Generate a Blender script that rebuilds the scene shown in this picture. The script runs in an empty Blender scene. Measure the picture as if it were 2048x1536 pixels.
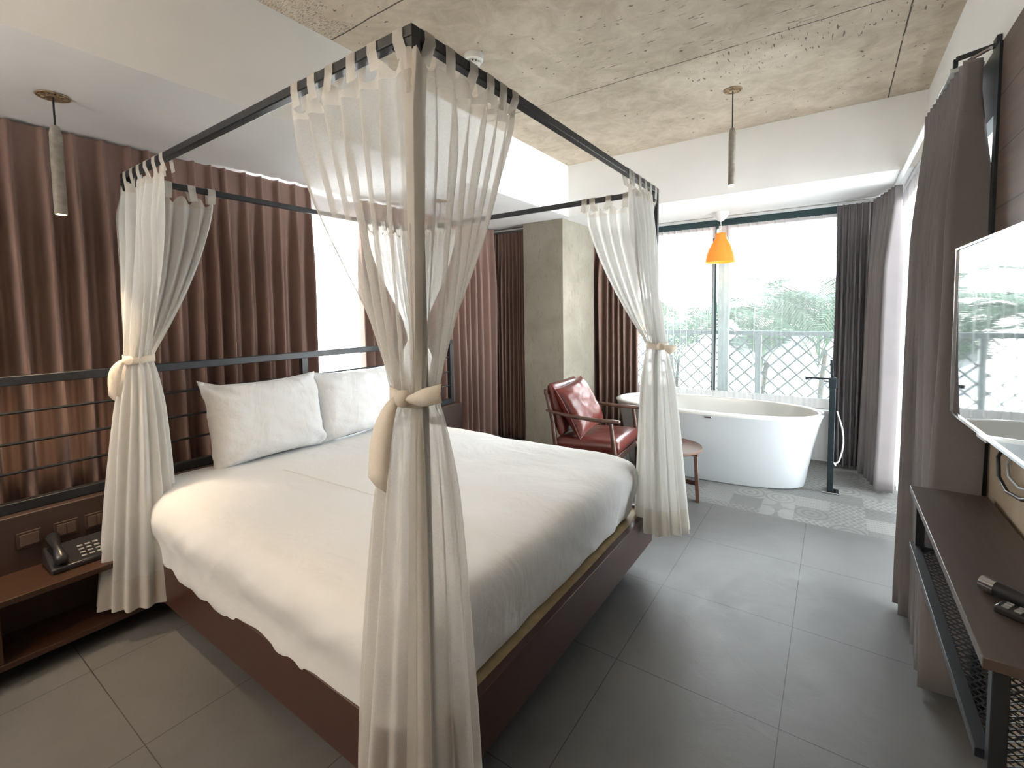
import bpy, bmesh, math, random
from mathutils import Vector, Matrix, noise
S = bpy.context.scene
COL = S.collection
PI = math.pi
random.seed(7)

# ------------------------------------------------------------------ camera
H = 1.40                                   # lens height above the floor, metres
cam_data = bpy.data.cameras.new('camera')
cam = bpy.data.objects.new('camera', cam_data); COL.objects.link(cam)
RW = ((0.82244474, 0.56867837, -0.01376833), (0.02268793, -0.0569777, -0.99811763), (-0.56839239, 0.82058422, -0.05976315))
rt, dn, fw = (Vector(r) for r in RW)
mw = Matrix.Identity(4)
for i in range(3):
    mw[i][0] = rt[i]; mw[i][1] = -dn[i]; mw[i][2] = -fw[i]
mw[2][3] = H
cam.matrix_world = mw
cam_data.sensor_width = 36; cam_data.sensor_fit = 'HORIZONTAL'
cam_data.lens = 931.6 / 2048 * 36
cam_data.shift_y = -(768 - 679.7) / 2048
cam_data.clip_start = 0.02; cam_data.clip_end = 200
S.camera = cam

# ------------------------------------------------------------------ world, light, exposure
W = bpy.data.worlds.new('overcast_sky'); S.world = W; W.use_nodes = True
wn = W.node_tree.nodes; wl = W.node_tree.links; wn.clear()
wo = wn.new('ShaderNodeOutputWorld'); wb = wn.new('ShaderNodeBackground'); wl.new(wb.outputs[0], wo.inputs[0])
wt = wn.new('ShaderNodeTexCoord'); ws = wn.new('ShaderNodeSeparateXYZ'); wr = wn.new('ShaderNodeValToRGB')
wl.new(wt.outputs['Generated'], ws.inputs[0]); wl.new(ws.outputs[2], wr.inputs[0]); wl.new(wr.outputs[0], wb.inputs[0])
wr.color_ramp.elements[0].position = 0.0; wr.color_ramp.elements[0].color = (0.935, 0.95, 0.96, 1)
wr.color_ramp.elements[1].position = 1.0; wr.color_ramp.elements[1].color = (0.80, 0.92, 1.0, 1)
wb.inputs[1].default_value = 4.0
VS = S.view_settings
VS.view_transform = 'Standard'; VS.look = 'None'; VS.gamma = 1; VS.use_curve_mapping = False
VS.exposure = 2.55
try:
    S.cycles.max_bounces = 12; S.cycles.transparent_max_bounces = 24; S.cycles.diffuse_bounces = 6
    S.cycles.transmission_bounces = 10; S.cycles.sample_clamp_indirect = 6; S.cycles.caustics_refractive = False
    S.cycles.caustics_reflective = False; S.cycles.use_denoising = True
except Exception: pass

def portal(name, loc, rot, sx, sy):
    d = bpy.data.lights.new(name, 'AREA'); d.shape = 'RECTANGLE'; d.size = sx; d.size_y = sy
    d.cycles.is_portal = True
    o = bpy.data.objects.new(name, d); o.location = loc; o.rotation_euler = rot; COL.objects.link(o)
portal('window_portal', (-0.85, 5.13, 1.38), (-PI/2, 0, 0), 2.2, 1.85)
portal('window_portal', (0.62, 3.6, 1.15), (0, PI/2, 0), 2.2, 2.5)
portal('window_portal', (-3.32, 2.15, 1.2), (0, -PI/2, 0), 2.2, 1.3)

# ------------------------------------------------------------------ materials
MATS = {}
class NT:
    def __init__(s, name):
        s.m = bpy.data.materials.new(name); s.m.use_nodes = True
        s.n = s.m.node_tree.nodes; s.l = s.m.node_tree.links; s.n.clear()
        s.out = s.n.new('ShaderNodeOutputMaterial')
    def node(s, t, **k):
        n = s.n.new('ShaderNode' + t)
        for a, v in k.items(): setattr(n, a, v)
        return n
    def set(s, sock, v):
        if hasattr(v, 'is_output') or isinstance(v, bpy.types.NodeSocket): s.l.new(v, sock)
        elif isinstance(v, (tuple, list)) and len(v) == 3 and sock.type == 'RGBA': sock.default_value = (*v, 1)
        else: sock.default_value = v
    def math(s, op, a, b=0.0, c=None, clamp=False):
        n = s.node('Math', operation=op, use_clamp=clamp); s.set(n.inputs[0], a); s.set(n.inputs[1], b)
        if c is not None: s.set(n.inputs[2], c)
        return n.outputs[0]
    def coords(s, kind='Object', scale=None):
        c = s.node('TexCoord').outputs[kind]
        if scale:
            m = s.node('Mapping'); s.l.new(c, m.inputs[0]); m.inputs['Scale'].default_value = scale; c = m.outputs[0]
        return c
    def noise(s, vec, sc=5, det=3, rough=.5, dist=0):
        n = s.node('TexNoise'); s.l.new(vec, n.inputs['Vector'])
        n.inputs['Scale'].default_value = sc; n.inputs['Detail'].default_value = det
        n.inputs['Roughness'].default_value = rough; n.inputs['Distortion'].default_value = dist
        return n.outputs['Fac']
    def ramp(s, fac, stops):
        n = s.node('ValToRGB'); s.l.new(fac, n.inputs[0]); e = n.color_ramp.elements
        e[0].position = stops[0][0]; e[0].color = (*stops[0][1], 1); e[1].position = stops[-1][0]; e[1].color = (*stops[-1][1], 1)
        for p, c in stops[1:-1]:
            x = e.new(p); x.color = (*c, 1)
        return n.outputs[0]
    def mix(s, fac, a, b, mode='MIX'):
        n = s.node('Mix', data_type='RGBA', blend_type=mode)
        s.set(n.inputs[0], fac); s.set(n.inputs[6], a); s.set(n.inputs[7], b); return n.outputs[2]
    def bump(s, h, strength=.3, dist=.01):
        n = s.node('Bump'); s.l.new(h, n.inputs['Height']); n.inputs['Strength'].default_value = strength
        n.inputs['Distance'].default_value = dist; return n.outputs[0]
    def bsdf(s, col, rough=.6, metal=0., normal=None, spec=.5, sheen=0., coat=0., emit=None, estr=0.):
        b = s.node('BsdfPrincipled'); s.set(b.inputs['Base Color'], col); s.set(b.inputs['Roughness'], rough)
        b.inputs['Metallic'].default_value = metal; b.inputs['Specular IOR Level'].default_value = spec
        b.inputs['Coat Weight'].default_value = coat; b.inputs['Sheen Weight'].default_value = sheen
        if normal: s.l.new(normal, b.inputs['Normal'])
        if emit: b.inputs['Emission Color'].default_value = (*emit, 1); b.inputs['Emission Strength'].default_value = estr
        return b.outputs[0]
    def mixsh(s, f, a, b):
        n = s.node('MixShader'); s.set(n.inputs[0], f); s.l.new(a, n.inputs[1]); s.l.new(b, n.inputs[2]); return n.outputs[0]
    def done(s, sh): s.l.new(sh, s.out.inputs[0]); MATS[s.m.name] = s.m; return s.m

def simple(name, col, rough=.5, metal=0., var=.12, sc=8, bump=0., spec=.5, coat=0., **k):
    t = NT(name); v = t.coords(); n = t.noise(v, sc, 4)
    a = tuple(c * (1 - var) for c in col); b = tuple(min(1, c * (1 + var)) for c in col)
    c = t.ramp(n, [(.3, a), (.7, b)])
    nb = t.bump(t.noise(v, sc * 12, 3), bump, .002) if bump else None
    return t.done(t.bsdf(c, rough, metal, nb, spec, coat=coat, **k))

def fabric_heavy(name, col, trans=.0, weave=900):
    t = NT(name); v = t.coords(); n = t.noise(v, 2.5, 4); fine = t.noise(v, 300, 2)
    c = t.ramp(n, [(.3, tuple(x * .9 for x in col)), (.7, tuple(x * 1.1 for x in col))])
    c = t.mix(t.math('MULTIPLY', fine, .35), c, tuple(x * .55 for x in col))
    nb = t.bump(fine, .25, .002)
    s = t.bsdf(c, .9, normal=nb, spec=.15, sheen=.15)
    if trans:
        tr = t.node('BsdfTranslucent'); t.l.new(c, tr.inputs[0]); s = t.mixsh(trans, s, tr.outputs[0])
    return t.done(s)

def sheer(name, col, opacity, trans=.5, edge=.85):
    t = NT(name); v = t.coords()
    d = t.node('BsdfDiffuse'); t.set(d.inputs[0], col); tr = t.node('BsdfTranslucent'); t.set(tr.inputs[0], col)
    fn = t.noise(v, 220, 2)
    nb = t.bump(fn, .15, .001); t.l.new(nb, d.inputs['Normal'])
    cloth = t.mixsh(trans, d.outputs[0], tr.outputs[0])
    tp = t.node('BsdfTransparent')
    # denser when seen edge-on, as threads close up
    lw = t.node('LayerWeight'); lw.inputs[0].default_value = .35
    f = t.math('ADD', t.math('MULTIPLY', lw.outputs['Facing'], edge * (1 - opacity)), opacity)
    f = t.math('ADD', f, t.math('MULTIPLY', t.math('SUBTRACT', fn, .5), .10), clamp=True)
    return t.done(t.mixsh(f, tp.outputs[0], cloth))

def wood(name, col, axis=0, rough=.45, sc=14, dark=.55, coat=0., streak=1.):
    t = NT(name); s = [1., 1., 1.]; s[axis] = .06
    v = t.coords('Object', [x * streak for x in s]); n = t.noise(v, sc, 6, .6, .6); n2 = t.noise(v, sc * 5, 3)
    c = t.ramp(n, [(.25, tuple(x * dark for x in col)), (.75, col)])
    c = t.mix(t.math('MULTIPLY', n2, .3), c, tuple(x * .5 for x in col))
    r = t.math('ADD', t.math('MULTIPLY', n2, .15), rough - .07)
    return t.done(t.bsdf(c, r, normal=t.bump(n2, .08, .002), coat=coat))

def plaster(name, col, rough=.85, var=.04):
    t = NT(name); v = t.coords(); n = t.noise(v, 1.6, 5); f = t.noise(v, 90, 3)
    c = t.ramp(n, [(.3, tuple(x * (1 - var) for x in col)), (.7, tuple(min(1, x * (1 + var)) for x in col))])
    return t.done(t.bsdf(c, rough, normal=t.bump(f, .12, .002), spec=.25))

M = MATS
plaster('white_plaster', (.84, .84, .83))
simple('black_metal', (.012, .014, .018), .42, .0, .2, 20, .15)
simple('dark_steel', (.02, .03, .035), .35, .5, .15, 20)
simple('chrome', (.55, .57, .6), .12, 1., .03, 5)
simple('white_plastic', (.78, .78, .76), .4, 0, .03)
simple('grey_plastic', (.3, .3, .3), .5, 0, .05)
simple('black_plastic', (.012, .012, .013), .35, 0, .1)
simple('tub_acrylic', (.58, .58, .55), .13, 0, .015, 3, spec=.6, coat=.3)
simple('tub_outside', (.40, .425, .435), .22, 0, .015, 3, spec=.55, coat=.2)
simple('aluminium_track', (.72, .74, .74), .35, .3, .04)
simple('bronze_rosette', (.42, .30, .18), .4, .6, .25, 40)
simple('tan_board', (.36, .27, .14), .6, 0, .18, 14, .1)
simple('bed_lacquer', (.058, .024, .018), .38, 0, .12, 6, .05)
simple('sofa_leather', (.105, .018, .012), .33, 0, .25, 10, .25, coat=.12)
simple('lamp_orange', (1., .42, .06), .35, 0, .05, 3)
simple('outside_green', (.016, .060, .022), .6, 0, .25, 3)
simple('outside_green_pale', (.024, .070, .03), .6, 0, .25, 3)
simple('trunk_bark', (.03, .03, .02), .8, 0, .2, 8)
simple('railing_paint', (.035, .05, .048), .5, 0, .05)
simple('house_white', (.2, .21, .22), .8, 0, .04)
simple('house_roof', (.05, .065, .07), .8, 0, .08)
simple('awning_yellow', (.25, .14, .01), .7, 0, .08)
simple('terrace_pale', (.75, .75, .72), .8, 0, .08)
simple('window_metal', (.02, .045, .05), .4, .2, .1)
simple('window_metal_pale', (.42, .52, .53), .4, .2, .1)
simple('plate_brown', (.10, .065, .05), .4, 0, .05)
simple('phone_dark', (.02, .02, .022), .3, 0, .1)
wood('console_wood', (.085, .062, .052), 1, .38, 10, .75)
wood('chair_walnut', (.10, .048, .032), 0, .32, 14, .6)
wood('table_walnut', (.15, .080, .055), 0, .35, 10, .7)
wood('nightstand_wood', (.055, .024, .012), 1, .45, 10, .7)
wood('headboard_wood', (.058, .034, .027), 1, .5, 10, .7)
wood('wardrobe_wood', (.16, .10, .075), 1, .5, 10, .7)
fabric_heavy('curtain_brown', (.30, .195, .160), .06)
fabric_heavy('curtain_taupe', (.27, .245, .25), .07)
sheer('sheer_window', (.93, .96, .97), .10, .5, .5)
sheer('sheer_header', (.62, .60, .61), .96, .06)
sheer('canopy_voile', (.74, .71, .66), .42, .5, .7)
sheer('canopy_voile_dense', (.80, .80, .78), .80, .5)
sheer('canopy_hem', (.76, .73, .67), .80, .4)
fabric_heavy('tie_cloth', (.97, .91, .82), .45)

def cloth_white(name, col=(.82, .83, .82), fold=1.):
    t = NT(name); v = t.coords(); a = t.noise(v, 5, 5, .6, .8); w = t.noise(v, 500, 2)
    big = t.noise(t.coords('Object', (1, 1.7, 1)), 2.2, 4, .5, 1.2)
    hgt = t.math('ADD', t.math('MULTIPLY', a, .5 * fold), t.math('MULTIPLY', big, 1.0 * fold))
    hgt = t.math('ADD', hgt, t.math('MULTIPLY', w, .01))
    return t.done(t.bsdf(col, .85, normal=t.bump(hgt, .6, .03), spec=.2, sheen=.2))
cloth_white('duvet_cotton', (.68, .69, .69), .6); cloth_white('pillow_cotton', (.70, .71, .71), 1.3); cloth_white('mattress_cover', (.42, .46, .5))

# concrete with board joints, blowholes and scratches
t = NT('raw_concrete'); v = t.coords(); sx = t.node('SeparateXYZ'); t.l.new(v, sx.inputs[0])
X_, Y_, Z_ = sx.outputs
def line_at(coord, pos, w=.006, wob=.012):
    d = t.math('ABSOLUTE', t.math('SUBTRACT', t.math('ADD', coord, t.math('MULTIPLY', t.math('SUBTRACT', t.noise(v, 9, 3), .5), wob)), pos))
    return t.math('LESS_THAN', d, w / 2)
n1 = t.noise(v, 1.3, 8, .68, .4); n2 = t.noise(v, 7, 7, .7, .8); n3 = t.noise(v, 60, 4, .6)
c = t.ramp(n1, [(.3, (.36, .285, .20)), (.5, (.58, .485, .37)), (.70, (.74, .64, .515))])
c = t.mix(.34, c, t.ramp(n2, [(.36, (.27, .215, .15)), (.64, (.74, .66, .55))]))
c = t.mix(t.math('MULTIPLY', n3, .25), c, (.58, .55, .48))
jit = None
for co, ps in ((Y_, (1.49, 2.755, .23, -1.03)), (X_, (.257,))):
    for p_ in ps:
        l_ = line_at(co, p_, .007)
        jit = l_ if jit is None else t.math('MAXIMUM', jit, l_)
brk = t.math('GREATER_THAN', t.noise(v, 3.5, 3), .40)
jit = t.math('MULTIPLY', jit, t.math('ADD', t.math('MULTIPLY', brk, .5), .4))
c = t.mix(jit, c, (.055, .042, .03))
# pits
def streaks(scale, sc, thr):
    vv = t.coords('Object', scale); return t.math('GREATER_THAN', t.noise(vv, sc, 2, .5), thr)
pit = streaks((1, 1, 1), 26, .71)
area = t.math('GREATER_THAN', t.noise(v, 1.3, 3), .46)
pit = t.math('MULTIPLY', pit, area)
sA = t.math('MULTIPLY', streaks((9, 1.6, 1), 9, .66), t.math('LESS_THAN', t.math('ADD', t.math('ABSOLUTE', t.math('SUBTRACT', Y_, 2.93)), t.math('MULTIPLY', t.math('ABSOLUTE', t.math('SUBTRACT', X_, -.25)), .25)), .22))
sA = t.math('MULTIPLY', sA, t.math('GREATER_THAN', X_, -.75))
sB = t.math('MULTIPLY', streaks((2, 14, 1), 6, .69), t.math('LESS_THAN', t.math('ABSOLUTE', t.math('SUBTRACT', Y_, 2.45)), .33))
sB = t.math('MULTIPLY', sB, t.math('GREATER_THAN', X_, -1.3))
pit = t.math('MAXIMUM', t.math('MAXIMUM', pit, sA), sB)
# dark scuff near the left beam
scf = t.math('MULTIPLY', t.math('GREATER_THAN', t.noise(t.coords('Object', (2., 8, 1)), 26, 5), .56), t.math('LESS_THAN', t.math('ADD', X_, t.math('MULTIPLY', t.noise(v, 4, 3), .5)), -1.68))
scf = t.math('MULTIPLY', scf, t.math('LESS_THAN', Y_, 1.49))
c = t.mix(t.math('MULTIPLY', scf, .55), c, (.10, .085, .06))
c = t.mix(t.math('MULTIPLY', pit, .75), c, (.07, .055, .04))
hh = t.math('SUBTRACT', t.math('ADD', n2, t.math('MULTIPLY', n3, .3)), t.math('ADD', jit, t.math('MULTIPLY', pit, .6)))
t.done(t.bsdf(c, .8, normal=t.bump(hh, .35, .008), spec=.25))

t = NT('column_concrete'); v = t.coords(); n2 = t.noise(v, 3, 6, .6, .4); n3 = t.noise(t.coords('Object', (1, 1, .25)), 45, 4, .7)
c = t.ramp(n2, [(.3, (.255, .235, .190)), (.7, (.370, .345, .285))])
c = t.mix(t.math('MULTIPLY', t.math('GREATER_THAN', n3, .60), .45), c, (.16, .14, .10))
c = t.mix(t.math('MULTIPLY', n3, .3), c, (.44, .41, .34))
t.done(t.bsdf(c, .85, normal=t.bump(n3, .3, .004), spec=.2))

t = NT('wall_clay'); v = t.coords(); n2 = t.noise(v, 4, 6, .6, .4); n3 = t.noise(v, 80, 4, .7)
c = t.ramp(n2, [(.3, (.30, .235, .165)), (.7, (.40, .32, .235))])
t.done(t.bsdf(c, .9, normal=t.bump(n3, .4, .004), spec=.2))

# large grey floor tiles
def tile_joint(t, coord, origin, period, w):
    f = t.math('FRACT', t.math('DIVIDE', t.math('SUBTRACT', coord, origin - 50 * period), period))
    d = t.math('MINIMUM', f, t.math('SUBTRACT', 1., f))
    return t.math('LESS_THAN', d, w / period / 2)
t = NT('floor_tile'); v = t.coords(); sx = t.node('SeparateXYZ'); t.l.new(v, sx.inputs[0])
j = t.math('MAXIMUM', tile_joint(t, sx.outputs[0], -.122, .568, .0032), tile_joint(t, sx.outputs[1], 1.705, .606, .0032))
n1 = t.noise(v, 1.5, 6, .6, .6); n2 = t.noise(v, 7, 5, .6, 1.); n3 = t.noise(v, 120, 3)
c = t.ramp(n1, [(.3, (.078, .076, .073)), (.7, (.130, .128, .124))])
c = t.mix(t.math('MULTIPLY', n2, .35), c, (.165, .165, .16))
c = t.mix(t.math('MULTIPLY', n3, .3), c, (.08, .078, .072))
c = t.mix(j, c, (.03, .029, .028))
r = t.math('ADD', t.math('MULTIPLY', n2, .20), .40)
hh = t.math('SUBTRACT', t.math('ADD', t.math('MULTIPLY', n2, .5), t.math('MULTIPLY', n3, .06)), j)
t.done(t.bsdf(c, r, normal=t.bump(hh, .25, .012), spec=.45))

# patchwork of printed encaustic tiles
t = NT('patchwork_tile'); v = t.coords(); P = .2
sc = t.node('VectorMath', operation='SCALE'); t.l.new(v, sc.inputs[0]); sc.inputs['Scale'].default_value = 1 / P
fl = t.node('VectorMath', operation='FLOOR'); t.l.new(sc.outputs[0], fl.inputs[0])
fr = t.node('VectorMath', operation='FRACTION'); t.l.new(sc.outputs[0], fr.inputs[0])
wn_ = t.node('TexWhiteNoise', noise_dimensions='2D'); t.l.new(fl.outputs[0], wn_.inputs['Vector'])
rnd = wn_.outputs['Value']; rc = t.node('SeparateColor'); t.l.new(wn_.outputs['Color'], rc.inputs[0])
sf = t.node('SeparateXYZ'); t.l.new(fr.outputs[0], sf.inputs[0]); fx, fy = sf.outputs[0], sf.outputs[1]
cx = t.math('ABSOLUTE', t.math('SUBTRACT', fx, .5)); cy = t.math('ABSOLUTE', t.math('SUBTRACT', fy, .5))
rad = t.math('SQRT', t.math('ADD', t.math('MULTIPLY', cx, cx), t.math('MULTIPLY', cy, cy)))
ring = t.math('GREATER_THAN', t.math('SINE', t.math('MULTIPLY', rad, 30.)), .2)
dia = t.math('GREATER_THAN', t.math('SINE', t.math('MULTIPLY', t.math('ADD', cx, cy), 25.)), .1)
dots = t.math('GREATER_THAN', t.math('MULTIPLY', t.math('SINE', t.math('MULTIPLY', fx, 37.7)), t.math('SINE', t.math('MULTIPLY', fy, 37.7))), .25)
star = t.math('LESS_THAN', t.math('MULTIPLY', cx, cy), .022)
wav = t.math('GREATER_THAN', t.math('SINE', t.math('ADD', t.math('MULTIPLY', fx, 32.), t.math('MULTIPLY', t.math('SINE', t.math('MULTIPLY', fy, 19.)), 2.))), .1)
pat = ring
for thr, p_ in ((.2, dia), (.42, dots), (.62, star), (.82, wav)):
    g = t.math('GREATER_THAN', rnd, thr); pat = t.math('ADD', t.math('MULTIPLY', g, p_), t.math('MULTIPLY', t.math('SUBTRACT', 1., g), pat))
base = t.ramp(rc.outputs[1], [(0., (.14, .138, .132)), (1., (.23, .227, .215))])
inkc = t.ramp(rc.outputs[2], [(0., (.055, .057, .055)), (1., (.11, .11, .105))])
wear = t.math('MULTIPLY', t.noise(v, 6, 5, .7), .9)
c = t.mix(t.math('MULTIPLY', pat, wear), base, inkc)
jj = t.math('MAXIMUM', tile_joint(t, v and fx, 0., 1., .012), tile_joint(t, fy, 0., 1., .012))
c = t.mix(t.math('MULTIPLY', jj, .5), c, (.2, .2, .19))
t.done(t.bsdf(c, .5, normal=t.bump(t.noise(v, 12, 4), .12, .01), spec=.4))

# brown plank cladding of the screen wall
t = NT('plank_cladding'); v = t.coords(); sx = t.node('SeparateXYZ'); t.l.new(v, sx.inputs[0])
j = tile_joint(t, sx.outputs[2], .02, .19, .005)
n = t.noise(t.coords('Object', (1, .08, 1)), 22, 6, .6, .4)
c = t.ramp(n, [(.3, (.075, .048, .038)), (.7, (.135, .090, .072))]); c = t.mix(j, c, (.02, .014, .01))
t.done(t.bsdf(c, .55, normal=t.bump(t.math('SUBTRACT', n, j), .2, .004)))

# bamboo / stone pendant tube
t = NT('pendant_stone'); v = t.coords(); n = t.noise(v, 40, 4); c = t.ramp(n, [(.3, (.22, .20, .17)), (.7, (.33, .30, .26))])
t.done(t.bsdf(c, .7, normal=t.bump(n, .2, .002)))

t = NT('glass_pane'); tp = t.node('BsdfTransparent'); tp.inputs[0].default_value = (.97, .975, .975, 1)
gl = t.node('BsdfGlossy'); gl.inputs['Roughness'].default_value = .02; fz = t.node('Fresnel'); fz.inputs[0].default_value = 1.45
t.done(t.mixsh(t.math('MULTIPLY', fz.outputs[0], .8), tp.outputs[0], gl.outputs[0]))
t = NT('glass_green'); tp = t.node('BsdfTransparent'); tp.inputs[0].default_value = (.35, .48, .42, 1)
gl = t.node('BsdfPrincipled'); gl.inputs['Base Color'].default_value = (.2, .3, .27, 1); gl.inputs['Roughness'].default_value = .3
t.done(t.mixsh(.5, tp.outputs[0], gl.outputs[0]))
t = NT('screen_glass'); n = t.noise(t.coords(), 3, 2)
t.done(t.bsdf(t.ramp(n, [(.3, (.004, .005, .006)), (.7, (.006, .007, .008))]), .03, spec=1., coat=1.))
def emitter(name, col, st):
    t = NT(name); e = t.node('Emission'); e.inputs[0].default_value = (*col, 1); e.inputs[1].default_value = st; return t.done(e.outputs[0])
emitter('lamp_glow', (1., .83, .6), 14)
emitter('bulb_glow', (1., .75, .42), 3)
t = NT('orange_shade'); tr = t.node('BsdfTranslucent'); tr.inputs[0].default_value = (.50, .22, .03, 1)
d = t.bsdf((.60, .27, .04), .3, emit=(1., .42, .07), estr=.12)
t.done(t.mixsh(.45, d, tr.outputs[0]))

# ------------------------------------------------------------------ object helpers
def tag(o, label=None, cat=None, group=None, kind=None):
    if label: o['label'] = label
    if cat: o['category'] = cat
    if group: o['group'] = group
    if kind: o['kind'] = kind
    return o
def empty(name, loc, rz=0, label=None, cat=None, group=None):
    o = bpy.data.objects.new(name, None); COL.objects.link(o); o.empty_display_size = .05
    o.location = loc; o.rotation_euler = (0, 0, rz)
    return tag(o, label, cat, group)
class MB:
    """collects shapes; coordinates local to the parent, or world with build(world=True)"""
    def __init__(s): s.v = []; s.f = []
    def add(s, vs, fs):
        n = len(s.v); s.v += [tuple(x) for x in vs]; s.f += [tuple(i + n for i in f) for f in fs]; return s
    def box(s, x0, x1, y0, y1, z0, z1):
        vs = [(x, y, z) for z in (z0, z1) for y in (y0, y1) for x in (x0, x1)]
        return s.add(vs, [(0, 2, 3, 1), (4, 5, 7, 6), (0, 1, 5, 4), (1, 3, 7, 5), (3, 2, 6, 7), (2, 0, 4, 6)])
    def tube(s, pts, r, n=10, caps=True, flat=1.):
        pts = [Vector(p) for p in pts]; m = len(pts); rings = []
        rs = r if isinstance(r, (list, tuple)) else [r] * m
        up = None
        for i, p in enumerate(pts):
            d = (pts[min(i + 1, m - 1)] - pts[max(i - 1, 0)]).normalized()
            if up is None:
                up = Vector((0, 0, 1)) if abs(d.z) < .9 else Vector((1, 0, 0))
            a = d.cross(up).normalized(); b = a.cross(d).normalized(); up = b
            rings.append([p + a * math.cos(2 * PI * k / n) * rs[i] + b * math.sin(2 * PI * k / n) * rs[i] * flat for k in range(n)])
        vs = [v for g in rings for v in g]; fs = []
        for i in range(m - 1):
            for k in range(n):
                fs.append((i * n + k, i * n + (k + 1) % n, (i + 1) * n + (k + 1) % n, (i + 1) * n + k))
        if caps: fs.append(tuple(range(n))[::-1]); fs.append(tuple((m - 1) * n + k for k in range(n)))
        return s.add(vs, fs)
    def bar(s, p0, p1, w, h=None, up=(0, 0, 1)):
        h = h or w; p0 = Vector(p0); p1 = Vector(p1); d = (p1 - p0).normalized(); u = Vector(up)
        if abs(d.dot(u)) > .95: u = Vector((1, 0, 0))
        a = d.cross(u).normalized() * w / 2; b = a.cross(d).normalized() * h / 2
        vs = [p + a * i + b * j for p in (p0, p1) for i, j in ((-1, -1), (1, -1), (1, 1), (-1, 1))]
        return s.add(vs, [(0, 1, 2, 3), (7, 6, 5, 4), (0, 4, 5, 1), (1, 5, 6, 2), (2, 6, 7, 3), (3, 7, 4, 0)])
    def lathe(s, prof, n=40, c=(0, 0, 0), sx=1., sy=1.):
        vs = []; fs = []
        for r, z in prof:
            for k in range(n):
                a = 2 * PI * k / n; vs.append((c[0] + r * sx * math.cos(a), c[1] + r * sy * math.sin(a), c[2] + z))
        for i in range(len(prof) - 1):
            for k in range(n): fs.append((i * n + k, i * n + (k + 1) % n, (i + 1) * n + (k + 1) % n, (i + 1) * n + k))
        if prof[0][0] > 1e-4: fs.append(tuple(range(n))[::-1])
        if prof[-1][0] > 1e-4: fs.append(tuple((len(prof) - 1) * n + k for k in range(n)))
        return s.add(vs, fs)
    def grid(s, rows, close=False):
        nr = len(rows); nc = len(rows[0]); vs = [v for r in rows for v in r]; fs = []
        for i in range(nr - 1):
            for k in range(nc if close else nc - 1):
                k2 = (k + 1) % nc; fs.append((i * nc + k, i * nc + k2, (i + 1) * nc + k2, (i + 1) * nc + k))
        return s.add(vs, fs)
    def build(s, name, mat, parent=None, bev=0., smooth=None, world=False, solid=0., sub=0, segs=2):
        off = Vector((0, 0, 0))
        if parent is not None and world:
            p = parent
            while p: off += Vector(p.location); p = p.parent
        me = bpy.data.meshes.new(name)
        me.from_pydata([tuple(Vector(v) - off) for v in s.v], [], s.f)
        bm = bmesh.new(); bm.from_mesh(me); bmesh.ops.remove_doubles(bm, verts=bm.verts, dist=1e-6)
        if not solid: bmesh.ops.recalc_face_normals(bm, faces=bm.faces)
        bm.to_mesh(me); bm.free()
        me.materials.append(M[mat]); o = bpy.data.objects.new(name, me); COL.objects.link(o)
        if parent is not None: o.parent = parent
        if smooth is None: smooth = False
        if smooth:
            me.polygons.foreach_set('use_smooth', [True] * len(me.polygons))
            if smooth == 'auto': me.set_sharp_from_angle(angle=math.radians(38))
        if solid:
            md = o.modifiers.new('thickness', 'SOLIDIFY'); md.thickness = solid; md.offset = 0
        if sub:
            md = o.modifiers.new('subdivision', 'SUBSURF'); md.levels = sub; md.render_levels = sub
        if bev:
            md = o.modifiers.new('bevel', 'BEVEL'); md.width = bev; md.segments = segs; md.limit_method = 'ANGLE'; md.angle_limit = math.radians(40)
            me.polygons.foreach_set('use_smooth', [True] * len(me.polygons)); me.set_sharp_from_angle(angle=math.radians(50))
        return o
def struct(name, mb, mat, bev=0.): return tag(mb.build(name, mat, bev=bev), kind='structure')
def nz(x, y=0., z=0.): return noise.noise(Vector((x, y, z)))

# ------------------------------------------------------------------ the room
XB, XR, YF, ZC, ZS = -2.11, .46, 4.02, 2.775, 2.30      # beam face, right wall, far beam, concrete slab, soffit
struct('floor', MB().box(-3.4, .8, -2.3, 3.514, -.1, 0), 'floor_tile')
struct('floor_bathing_corner', MB().box(-3.4, .8, 3.514, 5.3, -.1, 0), 'patchwork_tile')
struct('ceiling', MB().box(XB - .02, XR + .02, -2.3, YF + .02, ZC, ZC + .12), 'raw_concrete')
struct('ceiling_soffit_left', MB().box(-3.4, XB, -2.3, 5.3, ZS, ZC + .1), 'white_plaster')
struct('ceiling_soffit_far', MB().box(XB, XR, YF, 5.3, ZS, ZC + .1), 'white_plaster')
w = MB(); w.box(XR, XR + .2, -2.3, 5.3, ZS - .005, ZC + .1); w.box(XR + .02, XR + .2, -2.3, 2.33, 0, ZS - .005); w.box(XR, XR + .2, 4.92, 5.3, 0, ZS - .005)
struct('wall_right', w, 'white_plaster')
w = MB(); w.box(-2.25, -1.95, 5.05, 5.3, 0, ZS); w.box(.22, XR, 5.05, 5.3, 0, ZS); w.box(-1.95, .22, 5.05, 5.3, 0, .47); w.box(-3.4, -2.25, 5.05, 5.3, 0, ZS)
struct('wall_far', w, 'white_plaster')
w = MB(); w.box(-3.4, -3.22, -2.3, 1.5, 0, ZS); w.box(-3.4, -3.22, 2.8, 5.05, 0, ZS); w.box(-3.4, -3.22, 1.5, 2.8, 0, .12); w.box(-3.4, -3.22, 1.5, 2.8, 2.26, ZS)
struct('wall_left', w, 'white_plaster')
struct('wall_back', MB().box(-3.4, .8, -2.45, -2.3, 0, ZC + .1), 'white_plaster')
struct('wall_low_headboard', MB().box(-2.93, -2.80, -2.29, 3.22, 0.002, .575), 'headboard_wood', .004)
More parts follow.
